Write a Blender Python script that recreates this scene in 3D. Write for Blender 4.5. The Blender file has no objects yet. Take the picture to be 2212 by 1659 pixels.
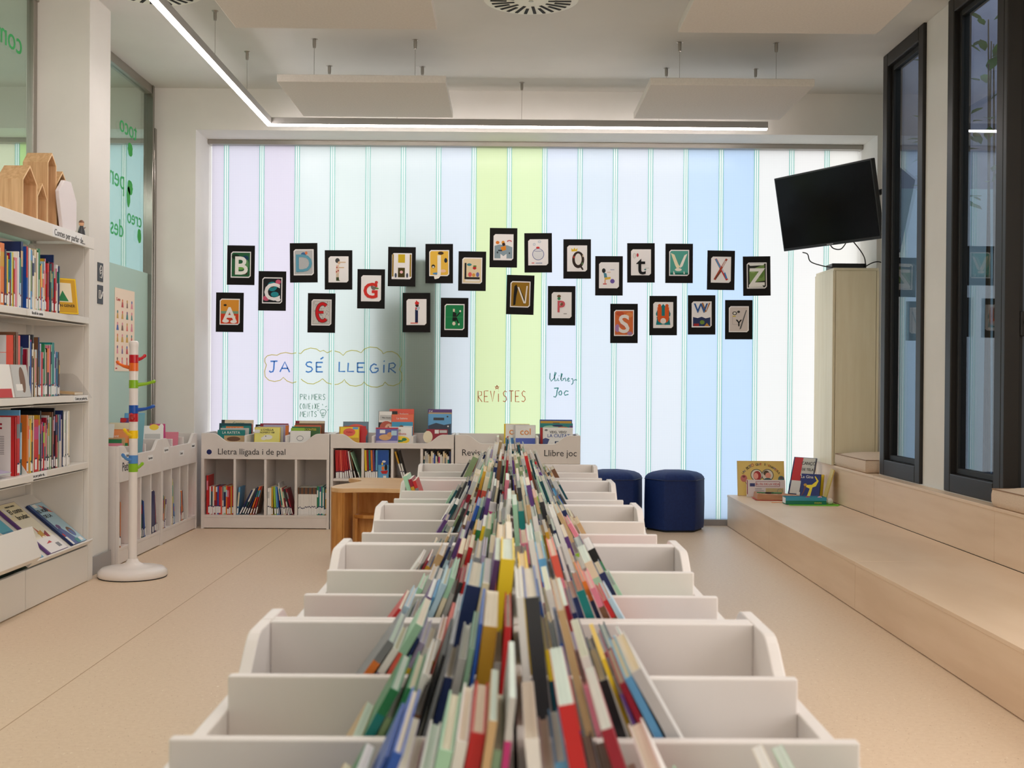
import bpy, math, random
from mathutils import Matrix, Vector
R = math.radians
SC = bpy.context.scene
COL = SC.collection
rnd = random.Random(11)

# ------------------------------------------------------------------ camera
cam_d = bpy.data.cameras.new('camera'); cam = bpy.data.objects.new('camera', cam_d); COL.objects.link(cam)
cam_d.sensor_width = 36.0; cam_d.lens = 36.0 * 2525 / 2212
cam_d.shift_y = 5.5 / 2212
cam_d.clip_start = 0.05; cam_d.clip_end = 200
cam.matrix_world = (Matrix.Translation((0, 0, 1.10)) @ Matrix.Rotation(-14 / 2525, 4, 'Z')
                    @ Matrix.Rotation(R(90) - 15 / 2525, 4, 'X') @ Matrix.Rotation(0.0075, 4, 'Z'))
cam_d.dof.use_dof = True; cam_d.dof.focus_distance = 7.2; cam_d.dof.aperture_fstop = 7.5
SC.camera = cam

# ------------------------------------------------------------------ light and exposure
SC.view_settings.view_transform = 'Standard'; SC.view_settings.look = 'None'
SC.view_settings.gamma = 1.0; SC.view_settings.use_curve_mapping = False
SC.view_settings.exposure = 0.0
try:
    SC.cycles.use_denoising = True
    SC.cycles.max_bounces = 10; SC.cycles.diffuse_bounces = 6; SC.cycles.glossy_bounces = 4
    SC.cycles.transmission_bounces = 6; SC.cycles.transparent_max_bounces = 12
    SC.cycles.sample_clamp_indirect = 6.0
except Exception:
    pass
world = bpy.data.worlds.new('overcast_sky'); SC.world = world; world.use_nodes = True
bg = world.node_tree.nodes['Background']
bg.inputs[0].default_value = (0.985, 0.99, 1.0, 1); bg.inputs[1].default_value = 1.42

def area(name, loc, rot, sx, sy, power, col=(1, 1, 1)):
    d = bpy.data.lights.new(name, 'AREA'); d.shape = 'RECTANGLE'; d.size = sx; d.size_y = sy
    d.energy = power; d.color = col
    o = bpy.data.objects.new(name, d); COL.objects.link(o); o.location = loc; o.rotation_euler = rot
    return o
# unseen fill lights added under the ceiling, here and in the room next door
for lx, ly, pw in ((-1.6, 3.4, 15), (1.6, 3.4, 15), (-1.7, 1.2, 11), (1.7, 1.2, 11), (0.0, -1.6, 8)):
    area('ceiling_fill_light', (lx, ly, 3.10), (0, 0, 0), 1.2, 0.5, pw, (1.0, 0.94, 0.90))
for ly in (3.0, 6.2):
    area('ceiling_fill_light', (-4.3, ly, 3.10), (0, 0, 0), 1.2, 0.5, 30, (1.0, 0.96, 0.92))
# added area light at the closed rear wall, in place of window daylight
area('front_daylight_fill', (0.2, -3.9, 1.7), (R(90), 0, 0), 4.6, 2.6, 10, (1.0, 0.88, 0.82))
# area light added before the plain right wall, standing in for side-window daylight
area('side_daylight_fill', (2.86, 0.6, 1.9), (R(90), 0, R(90)), 5.4, 2.2, 100, (1.0, 0.95, 0.94))

# ------------------------------------------------------------------ materials
def lin(c):
    f = lambda v: (v / 12.92 if v <= 0.04045 else ((v + 0.055) / 1.055) ** 2.4)
    return tuple(f(v / 255.0) for v in c) + (1.0,)
MATS = {}
def pbsdf(name):
    m = bpy.data.materials.new(name); m.use_nodes = True
    return m, m.node_tree.nodes, m.node_tree.links, m.node_tree.nodes['Principled BSDF']
def mat(name, col, rough=0.5, metal=0.0, spec=0.5, coat=0.0):
    key = (name,)
    if key in MATS: return MATS[key]
    m, N, L, b = pbsdf(name)
    b.inputs['Base Color'].default_value = lin(col); b.inputs['Roughness'].default_value = rough
    b.inputs['Metallic'].default_value = metal; b.inputs['Specular IOR Level'].default_value = spec
    b.inputs['Coat Weight'].default_value = coat
    MATS[key] = m; return m
def ramp(N, stops):
    r = N.new('ShaderNodeValToRGB'); e = r.color_ramp.elements
    e[0].position, e[0].color = stops[0][0], lin(stops[0][1]); e[1].position, e[1].color = stops[-1][0], lin(stops[-1][1])
    for p, c in stops[1:-1]:
        k = e.new(p); k.color = lin(c)
    return r
def noise_mat(name, c0, c1, scale, stretch=(1, 1, 1), rough=0.5, bump=0.0, detail=4, spec=0.5):
    m, N, L, b = pbsdf(name)
    tc = N.new('ShaderNodeTexCoord'); mp = N.new('ShaderNodeMapping'); mp.inputs['Scale'].default_value = stretch
    no = N.new('ShaderNodeTexNoise'); no.inputs['Scale'].default_value = scale; no.inputs['Detail'].default_value = detail
    r = ramp(N, [(0.35, c0), (0.65, c1)])
    L.new(tc.outputs['Object'], mp.inputs[0]); L.new(mp.outputs[0], no.inputs['Vector'])
    L.new(no.outputs[0], r.inputs[0]); L.new(r.outputs[0], b.inputs['Base Color'])
    b.inputs['Roughness'].default_value = rough; b.inputs['Specular IOR Level'].default_value = spec
    if bump:
        bp = N.new('ShaderNodeBump'); bp.inputs['Strength'].default_value = bump; bp.inputs['Distance'].default_value = 0.002
        L.new(no.outputs[0], bp.inputs['Height']); L.new(bp.outputs[0], b.inputs['Normal'])
    return m
def floor_mat():
    m, N, L, b = pbsdf('beige_linoleum')
    tc = N.new('ShaderNodeTexCoord')
    n1 = N.new('ShaderNodeTexNoise'); n1.inputs['Scale'].default_value = 60; n1.inputs['Detail'].default_value = 6
    r1 = ramp(N, [(0.3, (220, 195, 167)), (0.75, (229, 206, 179))])
    mp = N.new('ShaderNodeMapping'); mp.inputs['Scale'].default_value = (95, 38, 1); mp.inputs['Rotation'].default_value = (0, 0, 0.5)
    n2 = N.new('ShaderNodeTexNoise'); n2.inputs['Scale'].default_value = 1; n2.inputs['Detail'].default_value = 3
    r2 = ramp(N, [(0.67, (0, 0, 0)), (0.74, (255, 255, 255))])
    n3 = N.new('ShaderNodeTexNoise'); n3.inputs['Scale'].default_value = 120
    r3 = ramp(N, [(0.66, (0, 0, 0)), (0.74, (255, 255, 255))])
    mx = N.new('ShaderNodeMixRGB'); mx.inputs[2].default_value = lin((243, 228, 205))
    mx2 = N.new('ShaderNodeMixRGB'); mx2.inputs[2].default_value = lin((168, 128, 92))
    L.new(tc.outputs['Object'], n1.inputs['Vector']); L.new(tc.outputs['Object'], mp.inputs[0]); L.new(mp.outputs[0], n2.inputs['Vector'])
    L.new(tc.outputs['Object'], n3.inputs['Vector'])
    L.new(n1.outputs[0], r1.inputs[0]); L.new(n2.outputs[0], r2.inputs[0]); L.new(n3.outputs[0], r3.inputs[0])
    L.new(r2.outputs[0], mx.inputs[0]); L.new(r1.outputs[0], mx.inputs[1])
    L.new(r3.outputs[0], mx2.inputs[0]); L.new(mx.outputs[0], mx2.inputs[1])
    L.new(mx2.outputs[0], b.inputs['Base Color'])
    b.inputs['Roughness'].default_value = 0.42; b.inputs['Specular IOR Level'].default_value = 0.4
    return m
def channel_glass(name, col):
    """wired cast glass: light from outside comes through diffused; a fine wire grid in it"""
    m = bpy.data.materials.new(name); m.use_nodes = True; N, L = m.node_tree.nodes, m.node_tree.links
    N.remove(N['Principled BSDF']); out = N['Material Output']
    tc = N.new('ShaderNodeTexCoord')
    waves = []
    for d, s in (('X', 24), ('Z', 24)):
        w = N.new('ShaderNodeTexWave'); w.bands_direction = d; w.inputs['Scale'].default_value = s
        L.new(tc.outputs['Object'], w.inputs['Vector']); waves.append(w)
    mul = N.new('ShaderNodeMath'); mul.operation = 'MINIMUM'
    L.new(waves[0].outputs['Fac'], mul.inputs[0]); L.new(waves[1].outputs['Fac'], mul.inputs[1])
    mr = N.new('ShaderNodeMapRange'); mr.inputs['To Min'].default_value = 0.95; mr.inputs['To Max'].default_value = 1.0
    mr.inputs['From Max'].default_value = 0.5
    L.new(mul.outputs[0], mr.inputs['Value'])
    mx = N.new('ShaderNodeMixRGB'); mx.blend_type = 'MULTIPLY'; mx.inputs[0].default_value = 1; mx.inputs[1].default_value = tuple(v ** .5 for v in lin(col)[:3]) + (1,)
    L.new(mr.outputs[0], mx.inputs[2])
    tr = N.new('ShaderNodeBsdfTranslucent'); di = N.new('ShaderNodeBsdfDiffuse'); gl = N.new('ShaderNodeBsdfGlossy'); gl.inputs['Roughness'].default_value = 0.25
    L.new(mx.outputs[0], tr.inputs[0]); di.inputs[0].default_value = (0.5, 0.52, 0.5, 1)
    m1 = N.new('ShaderNodeMixShader'); m1.inputs[0].default_value = 0.05; m2 = N.new('ShaderNodeMixShader'); m2.inputs[0].default_value = 0.03
    L.new(tr.outputs[0], m1.inputs[1]); L.new(di.outputs[0], m1.inputs[2]); L.new(m1.outputs[0], m2.inputs[1]); L.new(gl.outputs[0], m2.inputs[2])
    L.new(m2.outputs[0], out.inputs[0])
    return m
def clear_glass(name, tint, f0=0.05):
    """architectural pane: see through, with a mirror image that grows at glancing angles"""
    m = bpy.data.materials.new(name); m.use_nodes = True; N, L = m.node_tree.nodes, m.node_tree.links
    N.remove(N['Principled BSDF']); out = N['Material Output']
    ge = N.new('ShaderNodeNewGeometry'); dt = N.new('ShaderNodeVectorMath'); dt.operation = 'DOT_PRODUCT'
    L.new(ge.outputs['Normal'], dt.inputs[0]); L.new(ge.outputs['Incoming'], dt.inputs[1])
    def mth(op, a, b=None):
        n = N.new('ShaderNodeMath'); n.operation = op
        for i, v in enumerate((a, b)):
            if v is None: continue
            if isinstance(v, (int, float)): n.inputs[i].default_value = v
            else: L.new(v, n.inputs[i])
        return n.outputs[0]
    c = mth('ABSOLUTE', dt.outputs['Value']); k = mth('POWER', mth('SUBTRACT', 1.0, c), 5.0)
    fr = mth('ADD', mth('MULTIPLY', k, 1 - f0), f0)
    t = N.new('ShaderNodeBsdfTransparent'); t.inputs[0].default_value = tuple(v ** .5 for v in lin(tint)[:3]) + (1,)
    g = N.new('ShaderNodeBsdfGlossy'); g.inputs['Roughness'].default_value = 0.0
    mx = N.new('ShaderNodeMixShader')
    L.new(fr, mx.inputs[0]); L.new(t.outputs[0], mx.inputs[1]); L.new(g.outputs[0], mx.inputs[2]); L.new(mx.outputs[0], out.inputs[0])
    return m
def emit(name, col, s):
    m = bpy.data.materials.new(name); m.use_nodes = True; N, L = m.node_tree.nodes, m.node_tree.links
    e = N.new('ShaderNodeEmission'); e.inputs[0].default_value = lin(col); e.inputs[1].default_value = s
    N.remove(N['Principled BSDF']); L.new(e.outputs[0], N['Material Output'].inputs[0]); return m

M_WALL = noise_mat('white_painted_plaster', (226, 224, 219), (231, 229, 224), 3, rough=0.75, spec=0.2)
M_CEIL = noise_mat('white_ceiling_paint', (211, 211, 207), (216, 216, 212), 2, rough=0.85, spec=0.15)
M_LAM = noise_mat('white_laminate', (224, 217, 213), (228, 222, 218), 6, rough=0.42)
M_METAL = mat('white_powder_coated_steel', (230, 226, 219), 0.4)
M_PANEL = noise_mat('white_acoustic_felt', (213, 208, 201), (219, 214, 207), 90, rough=0.9, spec=0.1)
M_FLOOR = floor_mat()
M_BIRCH = noise_mat('birch_ply_board', (224, 196, 166), (233, 207, 179), 4, (1, 0.35, 3), rough=0.42)
M_MAPLE = noise_mat('pale_maple_veneer', (228, 217, 186), (236, 227, 199), 3, (6, 6, 0.6), rough=0.42)
M_OAK = noise_mat('oak_veneer', (193, 150, 105), (214, 174, 130), 9, (7, 7, 0.5), rough=0.5)
M_OAKE = mat('pale_oak_edge', (229, 192, 143), 0.5)
M_BEECH = noise_mat('orange_beech_veneer', (181, 120, 52), (204, 146, 76), 8, (5, 5, 0.7), rough=0.45)
M_BEECHT = noise_mat('beech_table_veneer', (214, 172, 122), (226, 188, 142), 5, (0.8, 5, 1), rough=0.38)
M_GREY = mat('grey_baseboard', (160, 158, 158), 0.5)
M_ALU = mat('brushed_aluminium', (165, 160, 152), 0.35, 0.85)
M_STEEL = mat('polished_steel', (150, 146, 140), 0.15, 1.0)
M_DKALU = mat('dark_bronze_frame', (34, 31, 29), 0.45, 0.0, 0.35)
M_BLUEALU = mat('blue_grey_frame', (74, 84, 98), 0.4)
M_BLACK = mat('matte_black', (18, 18, 18), 0.6)
M_SCREEN = mat('black_screen', (3, 4, 4), 0.15, 0, 0.12)
M_PLASTIC = mat('white_gloss_plastic', (238, 231, 226), 0.22)
M_NAVY = noise_mat('navy_faux_leather', (14, 38, 92), (18, 44, 102), 60, rough=0.6, bump=0.06, spec=0.3)
M_NAVYD = mat('navy_piping', (14, 30, 74), 0.5)
M_CUSH = noise_mat('beige_cushion_cloth', (214, 192, 170), (222, 201, 180), 140, rough=0.85, bump=0.15, spec=0.15)
M_PIPE = mat('brown_cushion_piping', (150, 120, 96), 0.8)
M_PAGE = noise_mat('cream_paper_edges', (214, 205, 186), (236, 228, 211), 3, (300, 2, 2), rough=0.8, spec=0.1)
M_PAGEM = noise_mat('filmed_paper_edges', (190, 204, 194), (218, 230, 220), 3, (300, 2, 2), rough=0.5, spec=0.4)
M_PAGEW = noise_mat('white_paper_edges', (226, 225, 220), (240, 239, 235), 3, (300, 2, 2), rough=0.8, spec=0.1)
M_STICK = mat('white_sticker', (240, 240, 240), 0.5)
M_INK = mat('dark_print', (40, 40, 44), 0.6)
M_CONC = noise_mat('damp_concrete', (120, 128, 158), (158, 164, 190), 3, rough=0.8)
M_LEAF = noise_mat('green_leaf', (52, 92, 38), (98, 150, 52), 6, rough=0.45)
M_SLOT = mat('black_slot', (12, 12, 12), 0.8)
M_VINYL = mat('sea_green_vinyl', (178, 208, 198), 0.55)
M_RAIL = emit('led_diffuser', (255, 243, 239), 36.0)
M_CLEAR = clear_glass('clear_partition_glass', (214, 232, 224))
M_DARKG = clear_glass('tinted_window_glass', (206, 220, 228), 0.07)
M_ACRYL = clear_glass('clear_acrylic', (246, 246, 246), 0.03)

# ------------------------------------------------------------------ mesh building
class MB:
    def __init__(s): s.v, s.f, s.m = [], [], []
    def add(s, vs, fs, m=0):
        b = len(s.v); s.v += [tuple(p) for p in vs]
        for f in fs: s.f.append([b + i for i in f]); s.m.append(m)
        return s
    def box(s, x0, x1, y0, y1, z0, z1, m=0):
        return s.add([(x0, y0, z0), (x1, y0, z0), (x1, y1, z0), (x0, y1, z0), (x0, y0, z1), (x1, y0, z1), (x1, y1, z1), (x0, y1, z1)],
                     [(0, 3, 2, 1), (4, 5, 6, 7), (0, 1, 5, 4), (1, 2, 6, 5), (2, 3, 7, 6), (3, 0, 4, 7)], m)
    def prism(s, poly, axis, a, b, m=0):
        """outline in the plane across an axis, pulled from a to b along it"""
        n = len(poly)
        put = {'x': lambda p, t: (t, p[0], p[1]), 'y': lambda p, t: (p[0], t, p[1]), 'z': lambda p, t: (p[0], p[1], t)}[axis]
        vs = [put(p, a) for p in poly] + [put(p, b) for p in poly]
        ar = sum(poly[i][0] * poly[(i + 1) % n][1] - poly[(i + 1) % n][0] * poly[i][1] for i in range(n))
        flip = (ar > 0) == (axis != 'y')
        if b < a: flip = not flip
        lo, hi = list(range(n)), list(range(n, 2 * n))
        fs = [lo[::-1] if flip else lo, hi if flip else hi[::-1]]
        for i in range(n):
            j = (i + 1) % n; q = (i, j, n + j, n + i); fs.append(q if flip else q[::-1])
        return s.add(vs, fs, m)
    def tube(s, pts, r, n=8, m=0, caps=True):
        pts = [Vector(p) for p in pts]; rs = r if isinstance(r, (list, tuple)) else [r] * len(pts)
        rings = []
        up0 = None
        for i, p in enumerate(pts):
            d = (pts[min(i + 1, len(pts) - 1)] - pts[max(i - 1, 0)]).normalized()
            a = up0 if up0 is not None else (Vector((0, 0, 1)) if abs(d.z) < 0.9 else Vector((1, 0, 0)))
            u = (a - d * a.dot(d)).normalized(); w = d.cross(u); up0 = u
            rings.append([p + (u * math.cos(t) + w * math.sin(t)) * rs[i] for t in [2 * math.pi * k / n for k in range(n)]])
        vs = [q for g in rings for q in g]; fs = []
        for i in range(len(pts) - 1):
            for k in range(n):
                k2 = (k + 1) % n; fs.append((i * n + k, i * n + k2, (i + 1) * n + k2, (i + 1) * n + k))
        if caps: fs += [tuple(range(n))[::-1], tuple(range((len(pts) - 1) * n, len(pts) * n))]
        return s.add(vs, fs, m)
    def lathe(s, prof, n=32, c=(0, 0, 0), m=0):
        vs, fs = [], []
        for r, z in prof:
            vs += [(c[0] + max(r, 1e-5) * math.cos(2 * math.pi * k / n), c[1] + max(r, 1e-5) * math.sin(2 * math.pi * k / n), c[2] + z) for k in range(n)]
        for i in range(len(prof) - 1):
            for k in range(n):
                k2 = (k + 1) % n; fs.append((i * n + k, i * n + k2, (i + 1) * n + k2, (i + 1) * n + k))
        return s.add(vs, fs, m)
    def ribbon(s, pts, w, y0, y1, m=0):
        """pen stroke in the x-z plane: a flat band of width w with a little thickness in y"""
        n = len(pts); L_, R_ = [], []
        for i, p in enumerate(pts):
            a, b = pts[max(i - 1, 0)], pts[min(i + 1, n - 1)]
            dx, dz = b[0] - a[0], b[1] - a[1]; l = math.hypot(dx, dz) or 1
            nx, nz = -dz / l * w / 2, dx / l * w / 2
            L_.append((p[0] + nx, p[1] + nz)); R_.append((p[0] - nx, p[1] - nz))
        for i in range(n - 1):
            s.prism([L_[i], L_[i + 1], R_[i + 1], R_[i]], 'y', y0, y1, m)
        return s
    def build(s, name, mats, parent=None, bevel=0.0, smooth=0, seg=2):
        me = bpy.data.meshes.new(name); me.from_pydata(s.v, [], s.f)
        for m in (mats if isinstance(mats, (list, tuple)) else [mats]): me.materials.append(m)
        me.polygons.foreach_set('material_index', s.m)
        if smooth:
            me.polygons.foreach_set('use_smooth', [True] * len(me.polygons)); me.set_sharp_from_angle(angle=R(smooth))
        me.update()
        o = bpy.data.objects.new(name, me); COL.objects.link(o)
        if parent is not None: o.parent = parent
        if bevel:
            b = o.modifiers.new('edge', 'BEVEL'); b.width = bevel; b.segments = seg; b.limit_method = 'ANGLE'; b.angle_limit = R(40)
        return o
def tag(o, label, cat=None, group=None, kind=None):
    if label: o['label'] = label
    if cat: o['category'] = cat
    if group: o['group'] = group
    if kind: o['kind'] = kind
    return o
def thing(name, label, cat, loc=(0, 0, 0), rotz=0, group=None):
    o = bpy.data.objects.new(name, None); COL.objects.link(o); o.empty_display_size = 0.05
    o.location = loc; o.rotation_euler = (0, 0, rotz)
    return tag(o, label, cat, group)
def struct(name, mb, mats, label, bevel=0.0, **k):
    return tag(mb.build(name, mats, None, bevel, **k), label, 'building', None, 'structure')
FACE_Y, FACE_X, FACE_NX = (R(90), 0, 0), (R(90), 0, R(90)), (R(90), 0, R(-90))   # lettering that faces -y, +x, -x
def text(body, size, m, loc, rot, parent=None, name='lettering', align='LEFT', sx=1.0, ext=0.0004, off=0.0):
    cu = bpy.data.curves.new(name, 'FONT'); cu.body = body; cu.size = size; cu.align_x = align; cu.extrude = ext; cu.offset = off
    cu.resolution_u = 3
    tmp = bpy.data.objects.new('lettering_source', cu)
    me = bpy.data.meshes.new_from_object(tmp); me.name = name
    bpy.data.objects.remove(tmp); bpy.data.curves.remove(cu)
    me.materials.clear(); me.materials.append(m)
    o = bpy.data.objects.new(name, me); COL.objects.link(o); o.location = loc; o.rotation_euler = rot; o.scale = (sx, 1, 1)
    if parent is not None: o.parent = parent
    return o
def box(name, m, parent, x0, x1, y0, y1, z0, z1, bevel=0.0):
    return MB().box(x0, x1, y0, y1, z0, z1).build(name, m, parent, bevel)
def dup(root, loc, rotz, label=None):
    r = root.copy(); COL.objects.link(r); r.location = loc; r.rotation_euler = (0, 0, rotz)
    if label: r['label'] = label
    for ch in list(root.children):
        c = ch.copy(); COL.objects.link(c); c.parent = r
        for g in list(ch.children):
            d = g.copy(); COL.objects.link(d); d.parent = c
    return r
def arc(cx, cy, rx, ry, a0, a1, n):
    return [(cx + rx * math.cos(R(a0 + (a1 - a0) * i / n)), cy + ry * math.sin(R(a0 + (a1 - a0) * i / n))) for i in range(n + 1)]
# ================================================================== the room
CZ = 3.20                                   # ceiling height
GY = 8.92                                   # channel glass wall
def S(name, m, label, *bx, bevel=0.0):
    mb = MB()
    for b in bx: mb.box(*b)
    return struct(name, mb, m, label, bevel)
fl = S('floor', M_FLOOR, 'beige speckled linoleum floor', (-6.2, 4.0, -4.0, 9.1, -0.06, 0.0))
mb = MB()
for x in (-3.56, -1.56, 0.44): mb.box(x - 0.0012, x + 0.0012, -4.0, GY, 0.0, 0.0006)
mb.build('floor_seam', mat('linoleum_seam', (168, 134, 100), 0.7), fl)
S('ceiling', M_CEIL, 'flat white plastered ceiling of the room', (-6.2, 2.52, -4.0, 8.52, CZ, CZ + 0.12), (2.52, 2.96, -4.0, 5.76, CZ, CZ + 0.12), (2.52, 2.96, 7.53, 8.52, CZ, CZ + 0.12))
# end wall above and beside the channel glass
S('wall_back', M_WALL, 'white beam above the channel glass wall', (-6.2, 3.0, 8.52, 8.98, 2.90, CZ + 0.12))
S('wall_back_left', M_WALL, 'white pier between glass wall and glass partition', (-2.60, -2.265, 8.52, 8.98, 0, 2.90))
S('wall_back_right', M_WALL, 'white pier beside the television', (2.70, 2.949, 8.52, 8.98, 0.5035, 2.90))
S('trim_1', M_GREY, 'grey kerb below the channel glass', (-2.265, 2.70, 8.88, 8.96, 0.0, 0.045), (-6.0, -2.60, 8.88, 8.96, 0.0, 0.045))
S('trim_2', M_ALU, 'metal head channel above the channel glass', (-2.265, 2.70, 8.86, 8.96, 2.865, 2.90), (-6.0, -2.60, 8.86, 8.96, 2.865, 2.90), bevel=0.003)
# ---- the channel glass wall: nineteen cast glass channels
w1 = bpy.data.objects.new('window_1', None); COL.objects.link(w1); w1.location = (0, GY, 0)
tag(w1, 'wall of tall translucent channel glass panels in pale tints', 'window', None, 'structure')
TINTS = [(218, 213, 227), (217, 215, 229), (219, 213, 228), (217, 227, 227), (217, 228, 226), (217, 227, 226), (216, 226, 228), (215, 224, 234),
         (214, 230, 180), (216, 233, 186), (214, 223, 238), (212, 223, 234), (217, 224, 234), (217, 225, 234), (193, 216, 240), (189, 214, 242),
         (232, 233, 232), (236, 235, 233), (238, 236, 230)]
JX = [-2.265] + [-2.136 + 0.2692 * k for k in range(18)] + [2.70]
M_CH = {}
def ch_mat(c):
    if c not in M_CH: M_CH[c] = channel_glass('channel_glass_%02x%02x%02x' % c, c)
    return M_CH[c]
M_TEAL = channel_glass('green_glass_edge', (160, 222, 212)); M_TEALD = channel_glass('deep_green_glass_edge', (112, 194, 182)); M_SEAL = channel_glass('white_silicone_joint', (252, 255, 254))
def channels(parent, xs, tints):
    for k, c in enumerate(tints):
        a, b = xs[k], xs[k + 1]
        box('glass_channel', ch_mat(c), parent, a + 0.0187, b - 0.0187, -0.003, 0.003, 0.045, 2.865)
    for k in range(1, len(xs) - 1):
        x = xs[k]
        mb = MB().box(x - 0.0185, x - 0.0122, -0.0045, -.0028, 0.045, 2.865, 0).box(x + 0.0122, x + 0.0185, -0.0045, -.0028, 0.045, 2.865, 0)
        mb.box(x - 0.0120, x - 0.0022, -0.0042, -.0028, 0.045, 2.865, 2).box(x - 0.0020, x + 0.0020, -0.0045, -.0028, 0.045, 2.865, 1).box(x + 0.0022, x + 0.0120, -0.0042, -.0028, 0.045, 2.865, 2)
        mb.build('glass_joint', [M_TEAL, M_TEALD, M_SEAL], parent)
channels(w1, JX, TINTS)
# the same glass wall goes on in the room next door
w2 = bpy.data.objects.new('window_2', None); COL.objects.link(w2); w2.location = (0, GY, 0)
tag(w2, 'channel glass wall of the room beyond the partition', 'window', None, 'structure')
xs = [-6.0 + 0.2692 * k for k in range(13)] + [-2.60]
xs = [-5.884 + 0.27 * k for k in range(13)]; xs[-1] = -2.62
channels(w2, xs, [(214, 229, 229)] * 6 + [(232, 226, 196), (232, 226, 196), (200, 232, 150), (210, 228, 232), (196, 226, 232), (192, 224, 232)])
S('wall_left', M_WALL, 'far wall of the room beyond the partition', (-6.2, -6.0, -4.0, 9.0, 0, CZ))
S('wall_front', M_WALL, 'white wall of the room behind the camera', (-2.6, 3.0, -4.12, -4.0, 0, CZ))
# outside, close behind the glass: pale boxes shaped to shade two channels
S('wall_outside', mat('pale_outside_render', (186, 194, 180), 0.9), 'pale wall end shading the glass from outside', (-0.775, -0.528, 8.929, 9.3, 0.0, 2.01), (-1.01, -0.775, 9.02, 9.3, 0.0, 1.72))

# ---- left side: column, glass partitions
S('wall_column', M_WALL, 'square white column behind the bookcase', (-2.625, -2.285, 6.41, 6.745, 0, CZ))
S('baseboard_left', M_GREY, 'grey baseboard round the white column', (-2.28, -2.272, 6.40, 6.76, 0, 0.10))
def partition(name, y0, y1, label):
    w = bpy.data.objects.new(name, None); COL.objects.link(w); tag(w, label, 'window', None, 'structure')
    box('pane', M_CLEAR, w, -2.596, -2.584, y0, y1, 1.845, 3.14)
    box('frosted_band', M_VINYL, w, -2.596, -2.584, y0, y1, 0.03, 1.845)
    box('head_rail', M_ALU, w, -2.62, -2.56, y0, y1, 3.14, CZ, 0.003)
    box('sill_rail', M_ALU, w, -2.62, -2.56, y0, y1, 0.0, 0.03, 0.003)
    return w
p1 = partition('window_3', 6.745, 8.50, 'glass partition with sea green lower band beside the column')
MB().box(-2.62, -2.55, 8.44, 8.475, 0, CZ).box(-2.56, -2.545, 8.475, 8.515, 0, 2.9).build('door_post', M_STEEL, p1, 0.004)
p2 = partition('window_4', -4.0, 6.41, 'clear glass partition behind the white bookcase')
box('edge_post', M_ALU, p2, -2.61, -2.57, 6.36, 6.41, 0, CZ, 0.003)
M_GREEN = mat('green_window_lettering', (24, 158, 52), 0.5)
M_GREENL = mat('thin_green_lettering', (40, 170, 90), 0.5)
def blob(parent, y, z, ry, rz, n=22, seed=0):
    q = random.Random(seed)
    pts = [(y + ry * (1 + q.uniform(-.12, .12)) * math.cos(2 * math.pi * k / n), z + rz * (1 + q.uniform(-.08, .08)) * math.sin(2 * math.pi * k / n)) for k in range(n)]
    MB().prism(pts, 'x', -2.583, -2.5815).build('green_blot', M_GREEN, parent)
for w, y, z, s in (('toco', 8.17, 2.74, 0.17), ('pens', 7.92, 2.36, 0.19), ('creo', 8.29, 2.15, 0.15), ('desc', 7.90, 2.035, 0.17)):
    text(w, s, M_GREENL, (-2.582, y, z), FACE_NX, p1, 'green_word', sx=1.15, ext=0.0006)
blob(p1, 8.03, 2.655, 0.05, 0.048, seed=1); blob(p1, 8.03, 2.395, 0.055, 0.05, seed=2); blob(p1, 8.0, 2.33, 0.035, 0.07, seed=3); blob(p1, 8.24, 2.09, 0.04, 0.05, seed=4)
text('com', 0.17, M_GREENL, (-2.582, 6.24, 2.80), FACE_NX, p2, 'green_word', sx=1.1, ext=0.0006)

# ---- right side: window bays with dark frames, pier, alcoves
XW = 2.42
def bay(name, y0, y1, label):
    w = bpy.data.objects.new(name, None); COL.objects.link(w); tag(w, label, 'window', None, 'structure')
    z0, z1 = 0.507, CZ
    fo = MB()
    fw = 0.085
    fo.box(XW, XW + 0.10, y0, y0 + fw, z0, z1).box(XW, XW + 0.10, y1 - fw, y1, z0, z1)
    fo.box(XW, XW + 0.10, y0 + fw, y1 - fw, z0, z0 + 0.10).box(XW, XW + 0.10, y0 + fw, y1 - fw, z1 - 0.085, z1)
    fo.build('outer_frame', M_DKALU, w, 0.006)
    fi = MB(); a, b, c, d = y0 + fw, y1 - fw, z0 + 0.10, z1 - 0.085; t = 0.032
    fi.box(XW + 0.03, XW + 0.075, a, a + t, c, d).box(XW + 0.03, XW + 0.075, b - t, b, c, d).box(XW + 0.03, XW + 0.075, a + t, b - t, c, c + t).box(XW + 0.03, XW + 0.075, a + t, b - t, d - t, d)
    fi.build('inner_sash', M_BLACK, w, 0.004)
    box('pane', M_DARKG, w, XW + 0.045, XW + 0.057, a + t, b - t, c + t, d - t)
    return w
bay('window_5', 6.81, 7.54, 'narrow tall window with dark frame beside the television')
bay('window_6', 5.70, 6.433, 'second narrow tall window with dark frame over the bench')
S('wall_right_pier', M_WALL, 'white pier between the two dark framed windows', (XW + 0.02, XW + 0.085, 6.433, 6.81, 0.5035, CZ))
S('wall_right_far', M_WALL, 'white return wall of the alcove behind the wooden cabinet', (XW + 0.02, 3.0, 7.54, 7.60, 0.5035, CZ), (2.95, 3.01, 7.60, 8.98, 0.0, CZ))
S('wall_right', M_WALL, 'white wall behind the stepped bench', (2.92, 3.0, -4.0, 5.70, 0.0, CZ))
d1 = bpy.data.objects.new('door_1', None); COL.objects.link(d1); tag(d1, 'narrow blue grey metal door on the return of the window bay', 'door', None, 'structure')
box('door_leaf', M_BLUEALU, d1, XW + 0.10, 2.92, 5.715, 5.76, 0.507, CZ, 0.004)
MB().box(XW, XW + 0.075, 5.66, 5.70, 0.507, CZ).build('corner_post', M_DKALU, d1, 0.004)
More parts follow.
